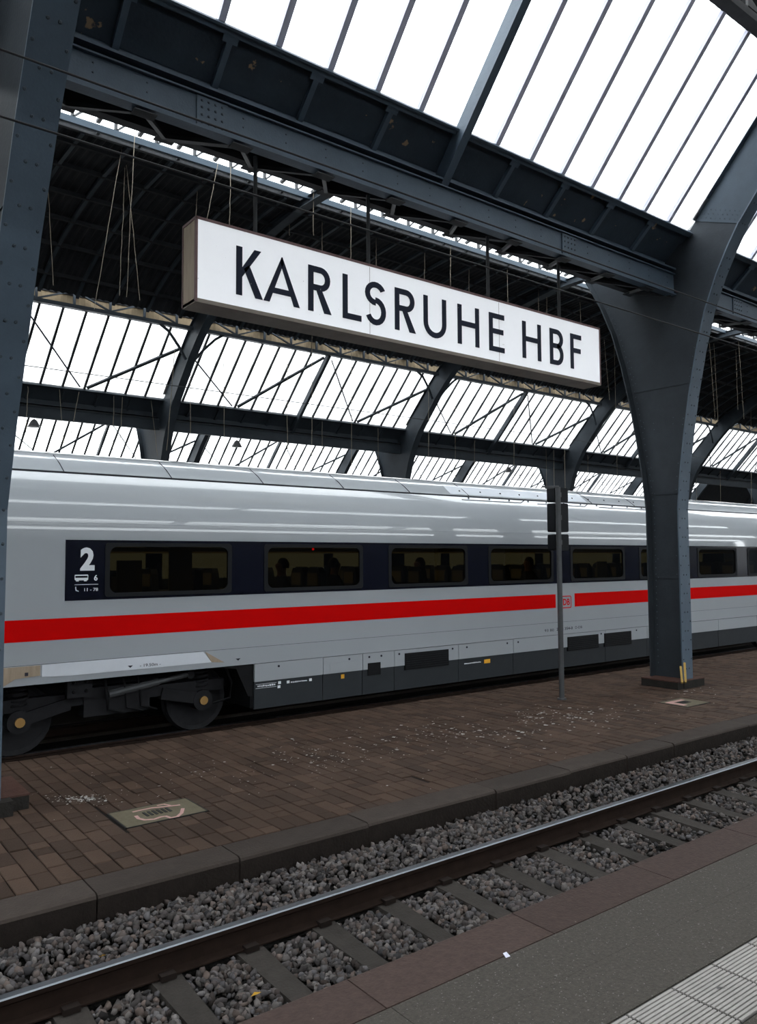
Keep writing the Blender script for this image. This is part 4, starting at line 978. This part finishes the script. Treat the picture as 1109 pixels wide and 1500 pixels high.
# hatches
for (a, b, c, d), l in zip(HATCH, ('concrete hatch cover with pink paint marks on the brick platform', 'pale hatch cover near the foot of the flaring column')):
    h = thing('hatch_cover', ((a+b)/2, (c+d)/2, MPZ), l, 'hatch')
    MB().box(a+.015, b-.015, c+.015, d-.015, MPZ-.04, MPZ+.004).build('slab', 'hatch', h)
    fr = MB(); fr.box(a, b, c, c+.012, MPZ-.04, MPZ+.004); fr.box(a, b, d-.012, d, MPZ-.04, MPZ+.004); fr.box(a, a+.012, c, d, MPZ-.04, MPZ+.004); fr.box(b-.012, b, c, d, MPZ-.04, MPZ+.004); fr.build('frame', 'iron', h)
    cx, cy = (a+b)/2, (c+d)/2
    gr = MB()
    for k in range(6): gr.box(cx-.13+.045*k, cx-.105+.045*k, cy-.06, cy+.07, MPZ+.004, MPZ+.008)
    gr.build('grate', 'iron', h)
    if a < 5:
        def ribbon(pts, w_):
            rings = []
            for i, p_ in enumerate(pts):
                q = pts[min(i+1, len(pts)-1)]; r_ = pts[max(i-1, 0)]; dx, dy = q[0]-r_[0], q[1]-r_[1]; l_ = math.hypot(dx, dy); nx, ny = -dy/l_*w_/2, dx/l_*w_/2
                rings.append([(p_[0]+nx, p_[1]+ny, MPZ+.0065), (p_[0]-nx, p_[1]-ny, MPZ+.0065)])
            return MB().loft(rings, closed=False).build('paint_mark', 'pink', h, recalc=False)
        G = lambda L_: [tuple(at(x_, y_, 2, MPZ+.006)[:2]) for x_, y_ in L_]
        ribbon(G([(194, 1189.5), (205, 1187), (222, 1183.5), (238, 1182), (252, 1180.5), (264, 1179)]), .03)
        ribbon(G([(199, 1195), (203, 1199), (212, 1201), (226, 1200), (236, 1196.5), (243, 1195.5), (250, 1198), (260, 1196), (266, 1191), (268, 1184)]), .035)
        ribbon(G([(230, 1180), (240, 1178), (250, 1180)]), .025)
    else:
        MB().box(cx-.28, cx-.16, cy-.16, cy+.18, MPZ+.004, MPZ+.0055).build('paint_mark', 'pink', h)
        MB().box(cx-.16, cx+.2, cy+.1, cy+.18, MPZ+.004, MPZ+.0055).build('paint_mark', 'pink', h)
# droppings and litter flakes
fl = MB()
def flake(px, py, s):
    x_, y_, _ = at(px, py, 2, MPZ)
    if not (6.25 < y_ < 10.2) or any(abs(x_-a) < .5 and abs(y_-8.55) < .5 for a in (13.46, 1.58)) or any(h[0]-.03 < x_ < h[1]+.03 and h[2]-.03 < y_ < h[3]+.03 for h in HATCH): return
    n = random.randint(4, 6); a0 = random.random()*6
    pts = [(x_+s*random.uniform(.5, 1)*math.cos(a0+2*math.pi*k/n), y_+s*random.uniform(.5, 1)*math.sin(a0+2*math.pi*k/n), MPZ+.005+random.random()*.003) for k in range(n)]
    fl.add(pts+[(x_, y_, MPZ+.009)], [(k, (k+1) % n, n) for k in range(n)])
for (cx, cy, sx_, sy_, n, s) in ((820, 1050, 45, 9, 150, .022), (690, 1072, 70, 10, 140, .022), (560, 1088, 60, 12, 70, .018), (480, 1110, 50, 10, 90, .015), (300, 1140, 80, 14, 60, .012), (118, 1171, 18, 3, 130, .013), (150, 1175, 70, 14, 60, .009), (1010, 1012, 30, 5, 40, .018), (940, 1040, 60, 8, 30, .018), (600, 1105, 250, 30, 120, .010)):
    for _ in range(n): flake(random.gauss(cx, sx_), random.gauss(cy, sy_), s*min(2.2, random.lognormvariate(-.35, .5)))
props(fl.build('bird_dropping_spatter', 'flake', None, recalc=False), 'white bird droppings and litter flakes scattered over the brick platform', 'droppings', None, 'stuff')
for i, (px, py, l) in enumerate(((243, 1358, 'yellow leaf on the ballast left of the kerb joint'), (390, 1333, 'yellow leaf lying against the rail'), (148, 1406, 'small yellow leaf beside the rail at the left'), (620, 1227, 'yellow leaf on the ballast below the kerb'), (375, 1462, 'orange leaf between two sleepers'))):
    x_, y_, _ = at(px, py, 2, -.15); z_ = -.13
    lf = MB().add([(x_-.035, y_, z_), (x_, y_-.02, z_+.012), (x_+.04, y_+.005, z_), (x_, y_+.022, z_+.006)], [(0, 1, 2), (0, 2, 3)]).build('fallen_leaf', 'leaf', None, recalc=False, loc=(x_, y_, z_)); props(lf, l, 'leaf', 'fallen leaves on the ballast')
x_, y_, _ = at(742, 1401, 2, NP)
pp = MB().add([(x_-.014, y_-.01, NP+.002), (x_+.012, y_-.012, NP+.002), (x_+.016, y_+.01, NP+.004), (x_-.01, y_+.012, NP+.012), (x_, y_, NP+.02)], [(0, 1, 4), (1, 2, 4), (2, 3, 4), (3, 0, 4)]).build('paper_scrap', 'paper', None, recalc=False, loc=(x_, y_, NP)); props(pp, 'crumpled pale paper scrap at the joint of the foreground kerb', 'paper')
# ================================================================== WIRES AND CORDS
for y_, z_, l in ((4.7, 5.01, 'lower overhead contact wire crossing the columns'), (4.7, 5.40, 'upper overhead wire above the contact wire'), (11.85, 5.29, 'overhead contact wire above the train')):
    o = MB().tube([(-6, y_, z_), (45, y_, z_)], .007, 6).build('overhead_wire', 'wire', None, loc=(0, y_, z_)); props(o, l, 'wire', 'overhead wires')
def roof_hit(px, py):
    d = ray(px, py); t = 9.5/d[1]
    while t < 60:
        p_ = EYE+d*t; dd = ROWY[2]-p_[1]
        if dd < .62: return EYE+d*((ROWY[2]-.62-EYE[1])/d[1])
        s = ext_z(dd)-.06 if dd > 2.8 else GA[1]+(GB[1]-GA[1])*(dd-GA[0])/(GB[0]-GA[0])-.02
        if p_[2] >= s: return p_
        t += .05
    return None
CORDS = [(177, 223, 138, 453), (183, 251, 175, 433), (186, 247, 205, 440), (197, 200, 185, 435), (70, 264, 78, 418), (289, 280, 287, 318), (338, 250, 336, 332), (319, 240, 303, 321), (424, 321, 424, 345), (459, 285, 459, 345), (472, 330, 472, 370), (514, 305, 514, 380), (551, 353, 551, 390), (622, 370, 622, 412), (660, 364, 660, 424), (687, 395, 687, 430), (743, 394, 744, 446), (789, 429, 789, 460), (801, 431, 801, 465), (850, 446, 851, 475),
         (41, 567, 38, 634), (87, 569, 93, 650), (116, 572, 102, 648), (167, 577, 165, 664), (179, 582, 176, 661), (221, 586, 231, 668), (259, 480, 244, 660), (279, 520, 279, 660), (328, 524, 328, 660), (421, 531, 421, 680), (457, 493, 457, 688), (472, 618, 472, 680), (515, 515, 515, 692), (554, 625, 554, 694), (628, 560, 628, 690), (667, 578, 667, 700), (695, 645, 695, 705), (753, 590, 753, 712), (800, 658, 801, 715), (811, 660, 812, 715), (826, 590, 828, 715), (861, 667, 862, 720), (885, 497, 893, 586), (900, 510, 905, 720), (1039, 497, 1048, 616), (1046, 506, 1052, 616), (1078, 515, 1081, 600), (1082, 501, 1090, 614), (1020, 690, 1021, 740), (1055, 690, 1056, 740), (1100, 600, 1101, 745)]
LET = [(363, 'K'), (413, 'A'), (466, 'first R'), (515, 'L'), (548, 'S'), (592, 'second R'), (636, 'U'), (685, 'first H'), (727, 'E'), (778, 'second H'), (815, 'B'), (843, 'F')]
used = {}
def cord_label(xa, ya, xb, yb):
    if xb < 275: k = 'thin pale cord left of the sign, %s' % ('ending over the dark roof' if yb < 500 else 'hanging before the far girder')
    elif xb > 880: k = 'thin pale cord hanging %s the flaring column' % ('left of' if xb < 960 else 'right of')
    else:
        lt = min(LET, key=lambda q: abs(q[0]-xb))[1]; k = 'thin pale cord hanging %s the sign at its letter %s' % ('above' if yb < 500 else 'below', lt)
    used[k] = used.get(k, 0)+1
    return k if used[k] == 1 else k+', '+['', '', 'second', 'third', 'fourth', 'fifth', 'sixth', 'seventh', 'eighth'][min(used[k], 8)]+' one'
CORDS.sort(key=lambda c_: c_[2])
for (xa, ya, xb, yb) in CORDS:
    A_ = roof_hit(xa, ya)
    if A_ is None: continue
    B_ = at(xb, yb, 1, A_[1])
    A_ = A_+(A_-B_)/np.linalg.norm(A_-B_)*(.12 if A_[2] > 9 else .02)      # the top end is tied to the roof
    r_ = .008 if A_[1] < 24 else .011
    n = 10; pts = [A_+(B_-A_)*i/n+np.array([random.gauss(0, .006), 0, 0]) for i in range(n+1)]
    o = MB().tube(pts, r_, 5).build('hanging_cord', 'cord', None, loc=tuple(A_)); props(o, cord_label(xa, ya, xb, yb), 'cord', 'cords hanging behind the sign')
for px, py, l in ((50, 620, 'small cone lamp hanging under the far girder at the left'), (347, 650, 'small cone lamp hanging above the train left of the sign middle'), (745, 688, 'small cone lamp above the train near the signal')):
    P_ = at(px, py, 1, 45.0); t = thing('pendant_lamp', tuple(P_), l, 'lamp', 'pendant lamps of the third hall')
    rings = [[(P_[0]+r_*math.cos(a), P_[1]+r_*math.sin(a), P_[2]+z_) for a in np.linspace(0, 2*math.pi, 14, endpoint=False)] for r_, z_ in ((.34, -.2), (.30, -.12), (.16, .14), (.06, .22))]
    MB().loft(rings).build('lamp_shade', 'lamp', t); MB().tube([(P_[0], P_[1], P_[2]+.2), (P_[0], P_[1], ext_z(ROWY[3]-45)-.05)], .02, 6).build('lamp_cord', 'wire', t)
